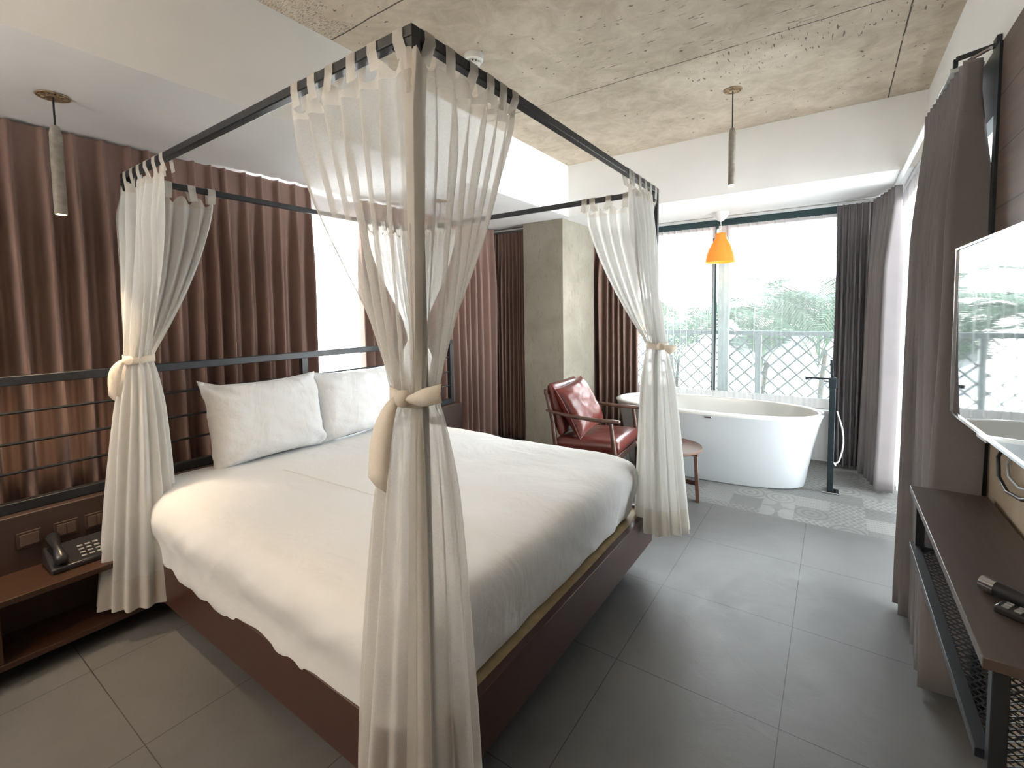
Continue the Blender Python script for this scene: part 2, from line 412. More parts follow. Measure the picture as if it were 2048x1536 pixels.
# screen wall: clay plaster below, dark planks above
struct('wall_screen_clay', MB().box(XR - .001, XR + .02, -2.29, 2.33, .002, 1.04), 'wall_clay')
struct('wall_screen_planks', MB().box(XR - .012, XR + .02, -2.29, 2.29, 1.04, ZS - .006), 'plank_cladding')
struct('trim_1', MB().box(XR - .02, XR + .02, 2.292, 2.335, .002, ZS - .006), 'dark_steel')
struct('trim_3', MB().box(XR - .02, XR + .02, 2.336, 2.62, 2.06, ZS - .006), 'dark_steel')
struct('column', MB().box(-2.65, -2.19, 4.05, 4.76, .001, ZS - .001), 'column_concrete', .004)
struct('trim_2', MB().box(-1.93, .20, 5.0, 5.05, .44, .475), 'white_plaster')

# windows
def window(name, axis, plane, a0, a1, z0, z1, mull, mat='window_metal', fw_=.05):
    root = empty(name, (plane if axis == 'x' else (a0 + a1) / 2, plane if axis == 'y' else (a0 + a1) / 2, z0)); root['kind'] = 'structure'
    def bx(mb, u0, u1, zz0, zz1, d=.03):
        if axis == 'y': mb.box(u0, u1, plane - d, plane + d, zz0, zz1)
        else: mb.box(plane - d, plane + d, u0, u1, zz0, zz1)
    f = MB(); bx(f, a0, a0 + fw_, z0, z1); bx(f, a1 - fw_, a1, z0, z1); bx(f, a0 + fw_, a1 - fw_, z0, z0 + fw_); bx(f, a0 + fw_, a1 - fw_, z1 - fw_, z1)
    f.build('window_frame', mat, root, .003, world=True)
    if name == 'window_1': MB().box(a0, a1, plane - .04, plane - .0305, z0, z0 + fw_ + .004).build('window_sill', 'white_plaster', root, world=True)
    for c_, wd, mt in mull:
        m_ = MB(); bx(m_, c_ - wd / 2, c_ + wd / 2, z0 + fw_, z1 - fw_, .028); m_.build('mullion', mt, root, .003, world=True)
    g = MB(); bx(g, a0 + fw_, a1 - fw_, z0 + fw_, z1 - fw_, .003); g.build('glass', 'glass_pane', root, world=True)
    return root
window('window_1', 'y', 5.14, -1.95, .22, .475, ZS - .002, [(-1.02, .04, 'window_metal'), (-.93, .10, 'window_metal_pale')], fw_=.085)
window('window_2', 'x', .56, 2.335, 4.92, .003, ZS - .006, [(3.3, .05, 'window_metal'), (4.1, .05, 'window_metal')])
window('window_3', 'x', -3.30, 1.5, 2.8, .12, 2.26, [(2.62, .05, 'window_metal')])

# ------------------------------------------------------------------ window curtains
def curtain_rows(p0, p1, z0, z1, folds, amp, nrm, seed, nz_=26, per=14, header=.11, top_off=0., foot_shift=None, foot_stretch=1., lean=0., gather=.75, soft=False):
    p0 = Vector((*p0, 0)); p1 = Vector((*p1, 0)); d = p1 - p0; nrm = Vector((*nrm, 0))
    fs_ = Vector((*(foot_shift or (0, 0)), 0)); n = folds * per; rnd = random.Random(seed)
    wd = [rnd.uniform(.75, 1.25) for _ in range(folds + 1)]; tot = sum(wd[:folds]); cum = [0]
    for x in wd[:folds]: cum.append(cum[-1] + x / tot)
    am = [rnd.uniform(.75, 1.2) for _ in range(folds + 1)]
    rows = []
    for i in range(nz_ + 1):
        HD = (0, .012, .035, .06, .085, .11, .14, .19, .26)
        dz_ = HD[i] if i < 9 else .26 + (z1 - z0 - .26) * (i - 8) / (nz_ - 8)
        z = z1 - dz_; tt = dz_ / (z1 - z0); below = max(0., (z1 - z) - header)
        gr = min(1., below / .45)
        row = []
        for k in range(n + 1):
            fi = min(k // per, folds - 1); ph = (k - fi * per) / per
            u = cum[fi] + (cum[fi + 1] - cum[fi]) * ph
            wv = math.cos(2 * PI * ph)                                  # pleat at each fold edge
            if soft: prof = wv
            else: prof = 2.1 * math.exp(-(min(ph, 1 - ph) / .15) ** 2) - .85 + .25 * math.cos(4 * PI * ph)
            pinch = math.exp(-((min(ph, 1 - ph)) / .10) ** 2)              # header: narrow pinched pleat
            a_top = amp * (.95 * pinch - .18 + .10 * math.sin(2 * PI * ph))
            a_bot = amp * am[(fi + (1 if ph > .5 else 0)) % (folds + 1)] * (prof * (.55 + .45 * 1) + .35 * nz(u * 7 + seed, tt * 1.6))
            a_ = a_top * (1 - gr) + a_bot * gr
            uu = .5 + (u - .5) * (1 + (foot_stretch - 1) * tt)
            uu += .012 * nz(u * 9, tt * 2.2, seed) * gr / max(.3, d.length)
            p = p0 + d * uu + nrm * (a_ + lean * tt) + fs_ * tt ** 1.4
            row.append((p.x, p.y, z + (top_off if i == 0 else 0)))
        rows.append(row)
    return rows
def heavy_curtain(label, mat, *a, **k):
    mb = MB(); mb.grid(curtain_rows(*a, **k))
    o = mb.build('curtain', mat, smooth=True, solid=.003); return tag(o, label, 'curtain', k.get('group'))
heavy_curtain('long brown pleated curtain behind the low railing, left of the bright gap', 'curtain_brown', (-3.06, -1.2), (-3.06, 1.93), .02, ZS - .012, 31, .034, (1, 0), 3, per=20)
heavy_curtain('brown pleated curtain between the bright gap and the concrete column', 'curtain_brown', (-3.06, 2.33), (-3.06, 4.06), .02, ZS - .012, 17, .040, (1, 0), 4)
heavy_curtain('dark brown gathered curtain in the recess left of the concrete column', 'curtain_brown', (-3.08, 4.17), (-2.67, 4.17), .02, ZS - .05, 9, .035, (0, -1), 5)
heavy_curtain('brown gathered curtain between concrete column and tub window', 'curtain_brown', (-2.26, 4.93), (-1.74, 4.93), .02, ZS - .03, 7, .045, (0, -1), 6)
heavy_curtain('grey curtain hanging behind the tub tap at the right end of the window', 'curtain_taupe', (.0, 4.93), (.30, 4.93), .02, ZS - .03, 7, .042, (0, -1), 7)
heavy_curtain('short bunched taupe curtain turning the corner beside the tub window', 'curtain_taupe', (.275, 4.88), (.375, 4.42), .02, ZS - .02, 6, .045, (-1, 0), 8, foot_shift=(-.03, -.06))
heavy_curtain('tall taupe curtain bunched on the right wall beside the screen', 'curtain_taupe', (.365, 2.93), (.40, 2.36), .02, ZS - .02, 11, .052, (-1, 0), 9, foot_shift=(-.025, -.20), per=16)
def sheer_curtain(label, a0, a1, folds, amp, nrm, seed, z0, z1, **k):
    root = empty('sheer_curtain', ((a0[0] + a1[0]) / 2, (a0[1] + a1[1]) / 2, z0), 0, label, 'curtain', 'sheer window curtains')
    rows = curtain_rows(a0, a1, z0, z1, folds, amp, nrm, seed, nz_=30, header=.09, soft=True, **k)
    cut = next(i for i, r in enumerate(rows) if r[0][2] < z1 - .10)
    MB().grid(rows[cut:]).build('sheer_cloth', 'sheer_window', root, smooth=True, world=True)
    MB().grid(rows[:cut + 1]).build('header_band', 'sheer_header', root, smooth=True, world=True)
    return root
sheer_curtain('white sheer curtain over the left half of the tub window', (-1.86, 4.99), (-.985, 4.99), 13, .016, (0, -1), 11, .03, ZS - .085)
sheer_curtain('white sheer curtain over the right half of the tub window', (-.955, 4.99), (.08, 4.99), 12, .016, (0, -1), 12, .03, ZS - .085)
sheer_curtain('white sheer curtain on the right wall between the two taupe curtains', (.43, 4.82), (.43, 2.75), 24, .020, (-1, 0), 13, .02, ZS - .02)
sheer_curtain('white sheer curtain in the gap between brown curtains behind the bed', (-3.12, 1.86), (-3.12, 2.42), 8, .014, (1, 0), 14, .02, ZS - .03)

def track(label, pts, hooks):
    root = empty('curtain_track', pts[0], 0, label, 'curtain track')
    m = MB()
    for a, b in zip(pts, pts[1:]): m.bar(a, b, .028, .018)
    m.build('rail', 'aluminium_track', root, .002, world=True)
    return root
track('white curtain track under the soffit above the tub window', [(-2.2, 4.955, ZS - .012), (.34, 4.955, ZS - .012)], 0)
track('short white curtain track left of the column top', [(-3.18, 4.17, ZS - .022), (-2.66, 4.17, ZS - .022)], 0)
track('bright curtain track running along the right wall towards the corner', [(.352, 4.93, ZS - .012), (.352, 2.45, ZS - .012)], 0)
track('second curtain track along the right wall, behind the first', [(.42, 4.93, ZS - .012), (.42, 2.45, ZS - .012)], 0)
# dark rod bracket above the right curtain
root = empty('curtain_bracket', (.40, 2.40, 2.30), 0, 'dark metal curtain bracket on the wall above the right taupe curtain', 'curtain bracket')
MB().box(.445, .459, 2.36, 2.41, 2.29, 2.345).build('wall_plate', 'black_metal', root, .003, world=True)
MB().bar((.45, 2.385, 2.318), (.352, 2.43, 2.318), .012, .016).bar((.352, 2.44, 2.322), (.352, 2.44, 2.292), .014).build('arm', 'black_metal', root, .002, world=True)
MB().tube([(.43, 2.35, 2.30), (.385, 2.42, 2.30)], .006, 8).build('hook', 'chrome', root, smooth='auto', world=True)
MB().tube([(.45, 2.455, .852), (.43, 2.455, .856), (.42, 2.455, .84), (.43, 2.455, .825)], .004, 8).build('curtain_hook', 'black_metal', None, smooth='auto')
tag(bpy.data.objects['curtain_hook'], 'small dark hook on the window edge under the screen', 'hook')

# ------------------------------------------------------------------ outside
tag(MB().box(-9, 8, 5.4, 14, -.3, -.12).build('terrace', 'terrace_pale'), kind='structure')
root = empty('balcony_railing', (-1, 5.9, -.1), 0, 'pale green railing with crossed lattice bars outside the tub window', 'railing')
MB().box(-3.4, 2.4, 5.87, 5.93, 1.10, 1.15).build('top_rail', 'railing_paint', root, .004, world=True)
MB().box(-3.4, 2.4, 5.88, 5.92, .22, .25).build('bottom_rail', 'railing_paint', root, .004, world=True)
for x in (-3.0, -1.85, -.70, .45, 1.6): MB().box(x - .03, x + .03, 5.87, 5.93, -.12, 1.10).build('post', 'railing_paint', root, .004, world=True)
m = MB()
k = -3.3
while k < 2.3:
    for s_ in (1, -1):
        x0, x1 = (k, k + .85) if s_ > 0 else (k + .85, k)
        if x1 < 2.4 and x0 > -3.4: m.bar((x0, 5.90 + .006 * s_, .25), (x1, 5.90 + .006 * s_, 1.10), .018, .006, up=(0, 1, 0))
    k += .17
m.build('lattice', 'railing_paint', root, world=True)
def palm(loc, label, nf, L, seed, mat, spread=1., trunk=.8, face=None):
    rnd = random.Random(seed); root = empty('palm', loc, 0, label, 'palm', 'palms outside the tub window')
    st = MB()
    for q in range(3):
        a = rnd.uniform(0, 2 * PI); st.tube([(0, 0, 0), (.04 * math.cos(a), .04 * math.sin(a), trunk * .6), (.08 * math.cos(a), .08 * math.sin(a), trunk)], [.035, .028, .018], 7)
    st.build('trunk', 'trunk_bark', root, smooth=True)
    for i in range(nf):
        az = 2 * PI * i / nf + rnd.uniform(-.3, .3); el = rnd.uniform(.95, 1.45); ln = L * rnd.uniform(.8, 1.1); N = 20; pts = []
        p = Vector((0, 0, trunk * rnd.uniform(.7, 1.))); e = el
        for j_ in range(N + 1):
            pts.append(p.copy()); st_ = ln / N
            p = p + Vector((math.cos(az) * math.cos(e), math.sin(az) * math.cos(e), math.sin(e))) * st_
            e -= (1.75 * spread) / N * (.3 + 1.4 * j_ / N)
        fr_ = MB(); fr_.tube(pts, [.010 * (1 - .85 * j_ / N) for j_ in range(N + 1)], 5)
        for j_ in range(3, N):
            d = (pts[j_ + 1] - pts[j_]).normalized(); side = d.cross(Vector((0, 0, 1))).normalized(); up = side.cross(d)
            fr = j_ / N; ll = .40 * L * math.sin(PI * min(1., .12 + fr * .9)) * rnd.uniform(.9, 1.1)
            for sg in (-1, 1):
                for h_ in (0, .34, .67):
                    b0 = pts[j_].lerp(pts[j_ + 1], h_); dr = (side * sg * .80 + d * .62 + up * .18).normalized()
                    m1 = b0 + dr * ll * .55; tip = b0 + dr * ll + Vector((0, 0, -ll * .26)); wv = d * .0105
                    rib = up * .004
                    fr_.add([b0 - wv * .5, b0 + wv * .5, m1 + wv, tip, m1 - wv, m1 + rib, b0 + rib], [(0, 6, 5, 4), (6, 1, 2, 5), (5, 2, 3), (4, 5, 3)])
        fr_.build('frond', mat, root)
palm((-1.95, 7.1, -.12), 'green palm seen at the left of the tub window', 9, 1.7, 21, 'outside_green', trunk=.85)
palm((-.85, 7.5, -.12), 'pale palm behind the window mullion', 8, 1.5, 22, 'outside_green_pale', trunk=.75)
palm((-.15, 7.0, -.12), 'tall bright green palm at the right of the tub window', 10, 1.75, 23, 'outside_green', trunk=1.0)
palm((-3.1, 7.4, -.12), 'palm half hidden behind the tied bed curtain', 8, 1.4, 25, 'outside_green_pale', trunk=.9)
palm((1.25, 7.6, -.12), 'palm beyond the right window corner, seen in the screen reflection', 10, 1.9, 26, 'outside_green', trunk=1.1)
palm((2.1, 3.6, -.12), 'palm outside the right wall window behind its sheer', 8, 1.3, 27, 'outside_green_pale', trunk=.9)
root = empty('house', (-1.0, 11.5, -.12), 0, 'white gabled house across the street, washed out by daylight', 'house')
MB().box(-1.9, -.5, 10.6, 13, -.12, .68).build('wall', 'house_white', root, world=True)
MB().add([(-2.0, 10.4, .66), (-.4, 10.4, .66), (-1.2, 10.4, 1.02), (-2.0, 13.1, .66), (-.4, 13.1, .66), (-1.2, 13.1, 1.02)], [(0, 1, 2), (3, 5, 4), (0, 2, 5, 3), (1, 4, 5, 2), (0, 3, 4, 1)]).build('roof', 'house_roof', root, world=True)
root = empty('awning', (-3.6, 9.6, -.12), 0, 'yellow awning beyond the balcony railing', 'awning')
MB().add([(-4.6, 9.2, 1.0), (-2.9, 9.2, 1.0), (-2.9, 10.2, 1.5), (-4.6, 10.2, 1.5), (-4.6, 9.2, .9), (-2.9, 9.2, .9)], [(0, 1, 2, 3), (0, 4, 5, 1)]).build('canvas', 'awning_yellow', root, world=True, solid=.02)
for x in (-4.55, -2.95): MB().tube([(x, 9.25, -.12), (x, 9.25, 1.0)], .025, 8).build('pole', 'railing_paint', root, smooth='auto', world=True)

# ------------------------------------------------------------------ the bed
BX0, BX1, BY0, BY1, BZ = -2.66, -.812, .765, 2.522, .30
bed = empty('four_poster_bed', (-1.72, 1.64, 0), 0, 'dark red-brown platform bed with black square canopy frame', 'bed')
th = .03
MB().box(BX1 - th, BX1, BY0, BY1, .112, BZ).build('side_board', 'bed_lacquer', bed, .002, world=True)
MB().box(BX0, BX0 + th, BY0, BY1, .112, BZ).build('side_board', 'bed_lacquer', bed, .002, world=True)
MB().box(BX0 + th, BX1 - th, BY0, BY0 + th, .112, BZ).build('side_board', 'bed_lacquer', bed, .002, world=True)
MB().box(BX0 + th, BX1 - th, BY1 - th, BY1, .112, BZ).build('side_board', 'bed_lacquer', bed, .002, world=True)
MB().box(BX0 + th, BX1 - th, BY0 + th, BY1 - th, .262, .286).build('slat_board', 'tan_board', bed, world=True)
for sx_ in (BX0 + .3, BX1 - .35):
    for sy_ in (BY0 + .3, BY1 - .35): MB().box(sx_ - .04, sx_ + .04, sy_ - .04, sy_ + .04, 0, .262).build('foot', 'black_metal', bed, world=True)
PX0, PX1, PY0, PY1, PZ = -2.645, -.797, .772, 2.512, 2.03
hw = .013
for x in (PX0, PX1):
    for y in (PY0, PY1):
        xx = x + (.0 if x < -2 else .0)
        m = MB(); m.box(xx - hw, xx + hw, y - hw, y + hw, .16, PZ - hw)
        if x > -2: m.v = [(vx + .0, vy, vz) for vx, vy, vz in m.v]
        m.build('post', 'black_metal', bed, .002, world=True)
for y in (PY0, PY1): MB().bar((PX0 - hw, y, PZ), (PX1 + hw, y, PZ), .027).build('canopy_rail', 'black_metal', bed, .003, world=True)
for x in (PX0, PX1): MB().bar((x, PY0 + hw, PZ), (x, PY1 - hw, PZ), .027).build('canopy_rail', 'black_metal', bed, .003, world=True)
for x, sx_ in ((PX0, 1), (PX1, -1)):
    for y, sy_ in ((PY0, 1), (PY1, -1)):
        MB().add([(x, y, PZ - .012), (x + sx_ * .07, y, PZ - .012), (x, y, PZ - .08), (x, y + sy_ * .07, PZ - .012)], [(0, 1, 2), (0, 2, 3), (0, 3, 1), (1, 3, 2)]).build('corner_gusset', 'black_metal', bed, world=True)

def ringed(x0, x1, y0, y1, levels, rc, n=240, disp=None, top=None):
    """stack of rounded-rectangle outlines: levels = (inset, z); closed towards the centre on top"""
    rows = []
    for ins, z in levels:
        a0, a1, b0, b1 = x0 + ins, x1 - ins, y0 + ins, y1 - ins; r = max(.02, min(rc, (a1 - a0) / 2.01, (b1 - b0) / 2.01))
        segs = [((a1 - r, b0), (a1 - r, b0 + r), -PI / 2), ((a1, b1 - r), (a1 - r, b1 - r), 0), ((a0 + r, b1), (a0 + r, b1 - r), PI / 2), ((a0, b0 + r), (a0 + r, b0 + r), PI)]
        row = []; q = n // 4
        starts = [(a0 + r, b0, 1, 0, a1 - a0 - 2 * r), (a1, b0 + r, 0, 1, b1 - b0 - 2 * r), (a1 - r, b1, -1, 0, a1 - a0 - 2 * r), (a0, b1 - r, 0, -1, b1 - b0 - 2 * r)]
        for si, (sx0, sy0, dx, dy, ln) in enumerate(starts):
            qs = q - 10
            for k_ in range(qs): row.append((sx0 + dx * ln * k_ / qs, sy0 + dy * ln * k_ / qs, z))
            c_, a_ = segs[si][1], segs[si][2]
            for k_ in range(10): an = a_ + PI / 2 * k_ / 10; row.append((c_[0] + r * math.cos(an), c_[1] + r * math.sin(an), z))
        rows.append([disp(*p) if disp else p for p in row])
    return rows
# mattress with a grey-blue protector; shows only at the head corner
mt = MB().box(-2.70, -.915, .835, 2.455, .288, .53).build('mattress', 'mattress_cover', None, .05, segs=4); tag(mt, 'grey mattress showing at the head corner beneath the white duvet', 'mattress')
MXC = -1.77
def dv(x, y, z):
    # gentle loft on top, folds down the near side, smooth tucked foot
    near = max(0., min(1., (1.05 - y) / .35)); foot = max(0., min(1., (x + 1.25) / .40)); top = max(0., min(1., (z - .50) / .08))
    z += top * (.012 * nz(x * 2.1, y * 2.1, 3) + .006 * nz(x * 6, y * 5, 9)) + .022 * top * math.exp(-((y - 1.0) / .35) ** 2)
    hgt = max(0., min(1., (.62 - z) / .3))
    if near > 0 and z < .60:
        f1 = nz(x * 6.0 + z * 4.0, 2.0, z * 1.2); f2 = nz(x * 15.0 + z * 9, 5.0, z * 2)
        f3 = abs(nz(x * 5 + z * 9, 1.0, z * 2)); f4 = abs(nz(x * 11 - z * 8, 3.0, z)); f5 = (1 - abs(nz(x * 3.6 - z * 4.5, 7.0, z * 1.5)) * 2.2); f5 = max(0, f5) ** 3; y -= hgt * (.020 * f1 + .004 * f2 + (.020 * f3 + .024 * f5) * (1.12 - hgt) + .040 * hgt ** 2 - .004)
        y -= .03 * math.exp(-((z - .50) / .10) ** 2)
        if z < .40: z += (.40 - z) / .10 * (.010 * f1 + .003 * math.sin(x * 11) - .030)
    if foot > 0 and z < .60:
        x += .008 * nz(y * 3, z * 5, 1) * hgt - .0 + (.006 * nz(y * 9 + z * 14, z * 4, 7)) * hgt
        if y > 2.15: x -= .02 * hgt * abs(nz(y * 8, z * 9, 2))
    return (x, y, z)
lev = []
ztop = .600
for ins, z in ((.040, .300), (.034, .315), (.026, .34), (.018, .38), (.010, .42), (.004, .46), (.0, .50), (.003, .530), (.012, .555), (.028, .576), (.05, .589), (.08, .597), (.12, ztop), (.18, .602), (.25, .603), (.33, .604), (.42, .604), (.52, .604), (.62, .604), (.72, .604), (.80, .604)):
    lev.append((ins, z))
lev = [q for a_, b_ in zip(lev, lev[1:]) for q in (a_, ((a_[0] + b_[0]) / 2, (a_[1] + b_[1]) / 2))] + [lev[-1]]
rows = ringed(-2.74, -.842, .765, 2.478, lev, .11, 520, dv)
m = MB(); m.grid(rows, close=True); n_ = len(rows[0]); m.f.append(tuple((len(rows) - 1) * n_ + k_ for k_ in range(n_)))
duvet = m.build('duvet', 'duvet_cotton', None, smooth=True); tag(duvet, 'smooth white cotton duvet covering the whole bed', 'duvet')
cr = [(-2.45 + .9 * q / 14, 1.20 + .04 * math.sin(q), 0) for q in range(15)]
pts = []
for q in range(25):
    u = q / 24; x = -2.29 + .95 * u; y = 1.235 + .115 * u - .05 * u * u
    pts.append((x, y, dv(x, y, .604)[2] + .0005))
MB().tube(pts, [.0004] + [.0026] * 23 + [.0004], 6).build('crease_seam', 'duvet_cotton', duvet, smooth=True)

def pillow(loc, w_, h_, th_, rz, tilt, seed, label):
    root = empty('pillow', loc, 0, label, 'pillow', 'pillows against the headboard railing')
    NU, NV = 44, 32; top = []; Rm = Matrix.Rotation(rz, 3, 'Z') @ Matrix.Rotation(tilt, 3, 'Y')
    for side in (1, -1):
        rows = []
        for j_ in range(NV + 1):
            v_ = -1 + 2 * j_ / NV; row = []
            for i in range(NU + 1):
                u = -1 + 2 * i / NU
                b = (max(0, 1 - u ** 4) * max(0, 1 - v_ ** 4)) ** .55
                pin = 1 - .055 * (1 - abs(v_) ** 2) * abs(u) ** 6; pin2 = 1 - .09 * (1 - abs(u) ** 2) * abs(v_) ** 6
                wr = .016 * nz(u * 2.5 + seed, v_ * 2.5, side) + .007 * nz(u * 7 + v_ * 4 + seed, v_ * 6, 4) + -.022 * abs(nz((u + v_) * 3.2 + seed, (u - v_) * 1.2, 8)) * (abs(u * v_))
                cr_ = max(0., abs(u) - .35) * max(0., abs(v_) - .2)
                wr += .055 * cr_ * math.sin((u * math.copysign(1, v_) * 9 - v_ * math.copysign(1, u) * 13) + 2 * nz(u * 2, v_ * 2, seed)) + .008 * math.sin(v_ * 9 + u * 16 + 3 * nz(u, v_, seed)) * max(0., abs(v_) - .55)
                sag = 1 + .12 * (-v_)
                t_ = side * (th_ / 2 * b * sag + wr * b ** .3) - (.035 if seed < 2 else .0) * max(0., -u - .6) * max(0., v_ - .6) * 6
                p = Rm @ Vector((t_, u * pin * w_ / 2, h_ / 2 + v_ * pin2 * h_ / 2 + (.10 if seed < 2 else .03) * max(0., -u - .72) * max(0., v_ - .5) * 2))
                row.append((p.x, p.y, p.z))
            rows.append(row)
        top.append(rows)
    m = MB(); m.grid(top[0]); m.grid([r[::-1] for r in top[1]])
    m.build('pillowcase', 'pillow_cotton', root, smooth=True)
    return root
pillow((-2.60, 1.375, .594), .655, .46, .20, .02, -.22, 1.3, 'plump white pillow at the near side of the headboard, one corner peaked')
pillow((-2.60, 2.00, .594), .68, .45, .20, -.03, -.22, 5.1, 'white pillow at the far side, partly behind the near pillow and bed curtain')

# headboard railing on the low wall
rl = empty('headboard_railing', (-2.86, .8, .575), 0, 'long black metal railing with thin horizontal rods behind the bed', 'railing')
MB().box(-2.885, -2.845, -2.2, 3.165, 1.118, 1.158).build('top_rail', 'black_metal', rl, .003, world=True)
MB().box(-2.885, -2.845, -2.2, 3.165, .576, .620).build('bottom_rail', 'black_metal', rl, .003, world=True)
for z in (.742, .868, 1.000): MB().tube([(-2.865, -2.2, z), (-2.865, 3.14, z)], .0065, 8).build('rod', 'black_metal', rl, smooth='auto', world=True)
for y in (-1.15, .30, 1.725, 3.145): MB().box(-2.885, -2.845, y - .02, y + .02, .62, 1.118).build('post', 'black_metal', rl, .002, world=True)

# ------------------------------------------------------------------ canopy curtains
TIEZ = 1.21
def bed_curtain(cx_, cy_, armA, lenA, armB, lenB, label, zbot, foot, rfoot, seed, tail_dir, tabsA, tabsB, tie_off=(0, 0), slit=True):
    rnd = random.Random(seed)
    root = empty('bed_curtain', (cx_, cy_, zbot), 0, label, 'bed curtain', 'voile curtains tied at the bed posts')
    armA = Vector((*armA, 0)); armB = Vector((*armB, 0)); C0 = Vector((cx_, cy_, 0)); tie = C0 + Vector((*tie_off, 0))
    ztop = PZ - .055; N = 220; NZ = 46
    # bundle angles: arm A end -> corner -> arm B end around the post
    bis = (armA + armB).normalized(); fsg = -1. if seed in (33, 34) else 1.; aA = math.atan2(armA.y, armA.x); aB = math.atan2(armB.y, armB.x)
    dlt = (aB - aA + PI) % (2 * PI) - PI
    nf = 13
    parts = [(0., .5), (.5, 1.)]
    for pi_, (s0, s1) in enumerate(parts):
        rows = []
        for i in range(NZ + 1):
            row = []
            for k_ in range(N // 2 + 1):
                loc = k_ / (N // 2); s = s0 + (s1 - s0) * loc
                if s < .5: base = C0 + armA * lenA * (1 - s / .5); on = armA; ln = lenA
                else: base = C0 + armB * lenB * ((s - .5) / .5); on = armB; ln = lenB
                nrm = Vector((-on.y, on.x, 0)); nrm = nrm if nrm.dot(bis) < 0 else -nrm        # outwards
                # angle in the bundle goes round the outside of the post
                an = aA + dlt / 2 - 2 * PI * s * math.copysign(1, dlt)
                dirv = Vector((math.cos(an), math.sin(an), 0))
                if i <= NZ // 2:
                    tt = i / (NZ // 2); z = ztop + (TIEZ - ztop) * tt; wv = tt ** 1.45
                    amp = .020 * (1 - tt) + .008
                    cb = math.exp(-((s - .5) / .06) ** 2) * min(1., tt * 6); nrm = nrm.lerp(-bis * fsg, cb)
                    fold = math.sin(2 * PI * s * nf * 1.0 + seed + 2.2 * nz(s * 6, tt * .8, seed)) * (.35 + .65 * min(1., tt * 4)) + .8 * nz(s * 11, tt * 2, seed)
                    sag = 0 if tt > .12 else .018 * (1 - tt / .12) * math.cos(2 * PI * loc * (5 if pi_ == 0 else 5))
                    p = base.lerp(tie + dirv * .030, wv) + nrm * (amp * fold * (1 - .9 * math.exp(-((s - .5) / .05) ** 2)) * (1 - wv * .6) + .012 * (1 - tt)) + dirv * .010 * fold * wv
                    cor = math.exp(-((s - .5) / .07) ** 2)
                    p = p - bis * fsg * (.034 * cor * min(1., .25 + tt * 5) * (1 - wv)) + dirv * .012 * wv
                    row.append((p.x, p.y, z + (sag if i == 0 else 0)))
                else:
                    tt = (i - NZ // 2) / (NZ - NZ // 2); z = TIEZ + (zbot - TIEZ) * tt
                    rr = .042 + rfoot * tt ** .55 * (1 + .10 * math.sin(an * 3 + seed) * tt)
                    fold = math.sin(2 * PI * s * (nf + 1) + seed) * .8 + .6 * nz(s * 14, tt * 1.6, seed + 3)
                    c_ = tie + Vector((*foot, 0)) * tt ** 1.2
                    p = c_ + dirv * (rr + .016 * fold * min(1., tt * 5)) 
                    row.append((p.x, p.y, z + (.018 * nz(s * 5, 1, seed) if i == NZ else 0)))
            rows.append(row)
        hem = [i for i in range(len(rows)) if rows[i][0][2] > ztop - .04][-1]
        MB().grid(rows[:hem + 1]).build('top_hem', 'canopy_hem', root, smooth=True, world=True)
        MB().grid(rows[hem:-3]).build('drape', 'canopy_voile' if seed == 31 else 'canopy_voile_dense', root, smooth=True, world=True)
        MB().grid(rows[-4:]).build('bottom_hem', 'canopy_hem', root, smooth=True, world=True)
        for i0_, i1_ in (((0, 3), (-1, -7)) if pi_ == 0 else ((-1, -4), (0, 10))):
            e_ = [Vector(r[i0_]) for r in rows]; e2 = [Vector(r[i1_]) for r in rows]
            off_ = [(b - a) for a, b in zip(e_, e2)]
            MB().grid([[tuple(a - d * .02 + Vector((0, 0, 0)) + -bis * .004), tuple(b - bis * .004)] for a, b, d in zip(e_, e2, off_)]).build('side_hem', 'canopy_hem', root, smooth=True, world=True)
    # hanging tabs
    def tab(arm, dist, skew):
        on = arm; nrm = Vector((-on.y, on.x, 0)); c_ = C0 + on * dist; h_ = .0165; prof = []
        for a_, b_ in ((h_ + .004, -.058), (h_ + .001, -.01), (h_, .012), (.010, h_ + .001), (-.010, h_ + .001), (-h_, .012), (-h_ - .001, -.01), (-h_ + .010, -.058)): prof.append((a_, b_))
        rows = []
        for q, (a_, b_) in enumerate(prof):
            r_ = []
            for w2 in (-.017, .017):
                p = c_ + on * (w2 + (skew * .02 if b_ < -.03 else 0)) + nrm * a_ + Vector((0, 0, PZ + b_)); r_.append(tuple(p))
            rows.append(r_)
        MB().grid(rows).build('hanging_tab', 'canopy_hem', root, smooth=True, world=True)
    for d_ in tabsA: tab(armA, d_, rnd.uniform(-1, 1))
    for d_ in tabsB: tab(armB, d_, rnd.uniform(-1, 1))
    # tie sash: band, knot, two tails
    m = MB(); rws = []
    for q in range(25):
        a_ = 2 * PI * q / 24; rws.append([(tie.x + (.056 + .003 * math.sin(5 * a_)) * math.cos(a_), tie.y + (.056 + .003 * math.sin(5 * a_)) * math.sin(a_), TIEZ + dz + .006 * math.sin(a_ * 2)) for dz in (-.016, -.006, .006, .016)])
    m.grid(rws); sash = m.build('tie_sash', 'tie_cloth', root, smooth=True, world=True, solid=.004)
    td = Vector((*tail_dir, 0)).normalized(); side = Vector((-td.y, td.x, 0)); kn = tie + td * .062 + Vector((0, 0, TIEZ))
    k_ = MB(); k_.lathe([(.0, -.020), (.014, -.016), (.021, -.004), (.020, .008), (.012, .018), (0, .020)], 12, tuple(kn)); kk = k_.build('knot', 'tie_cloth', root, smooth=True, world=True)
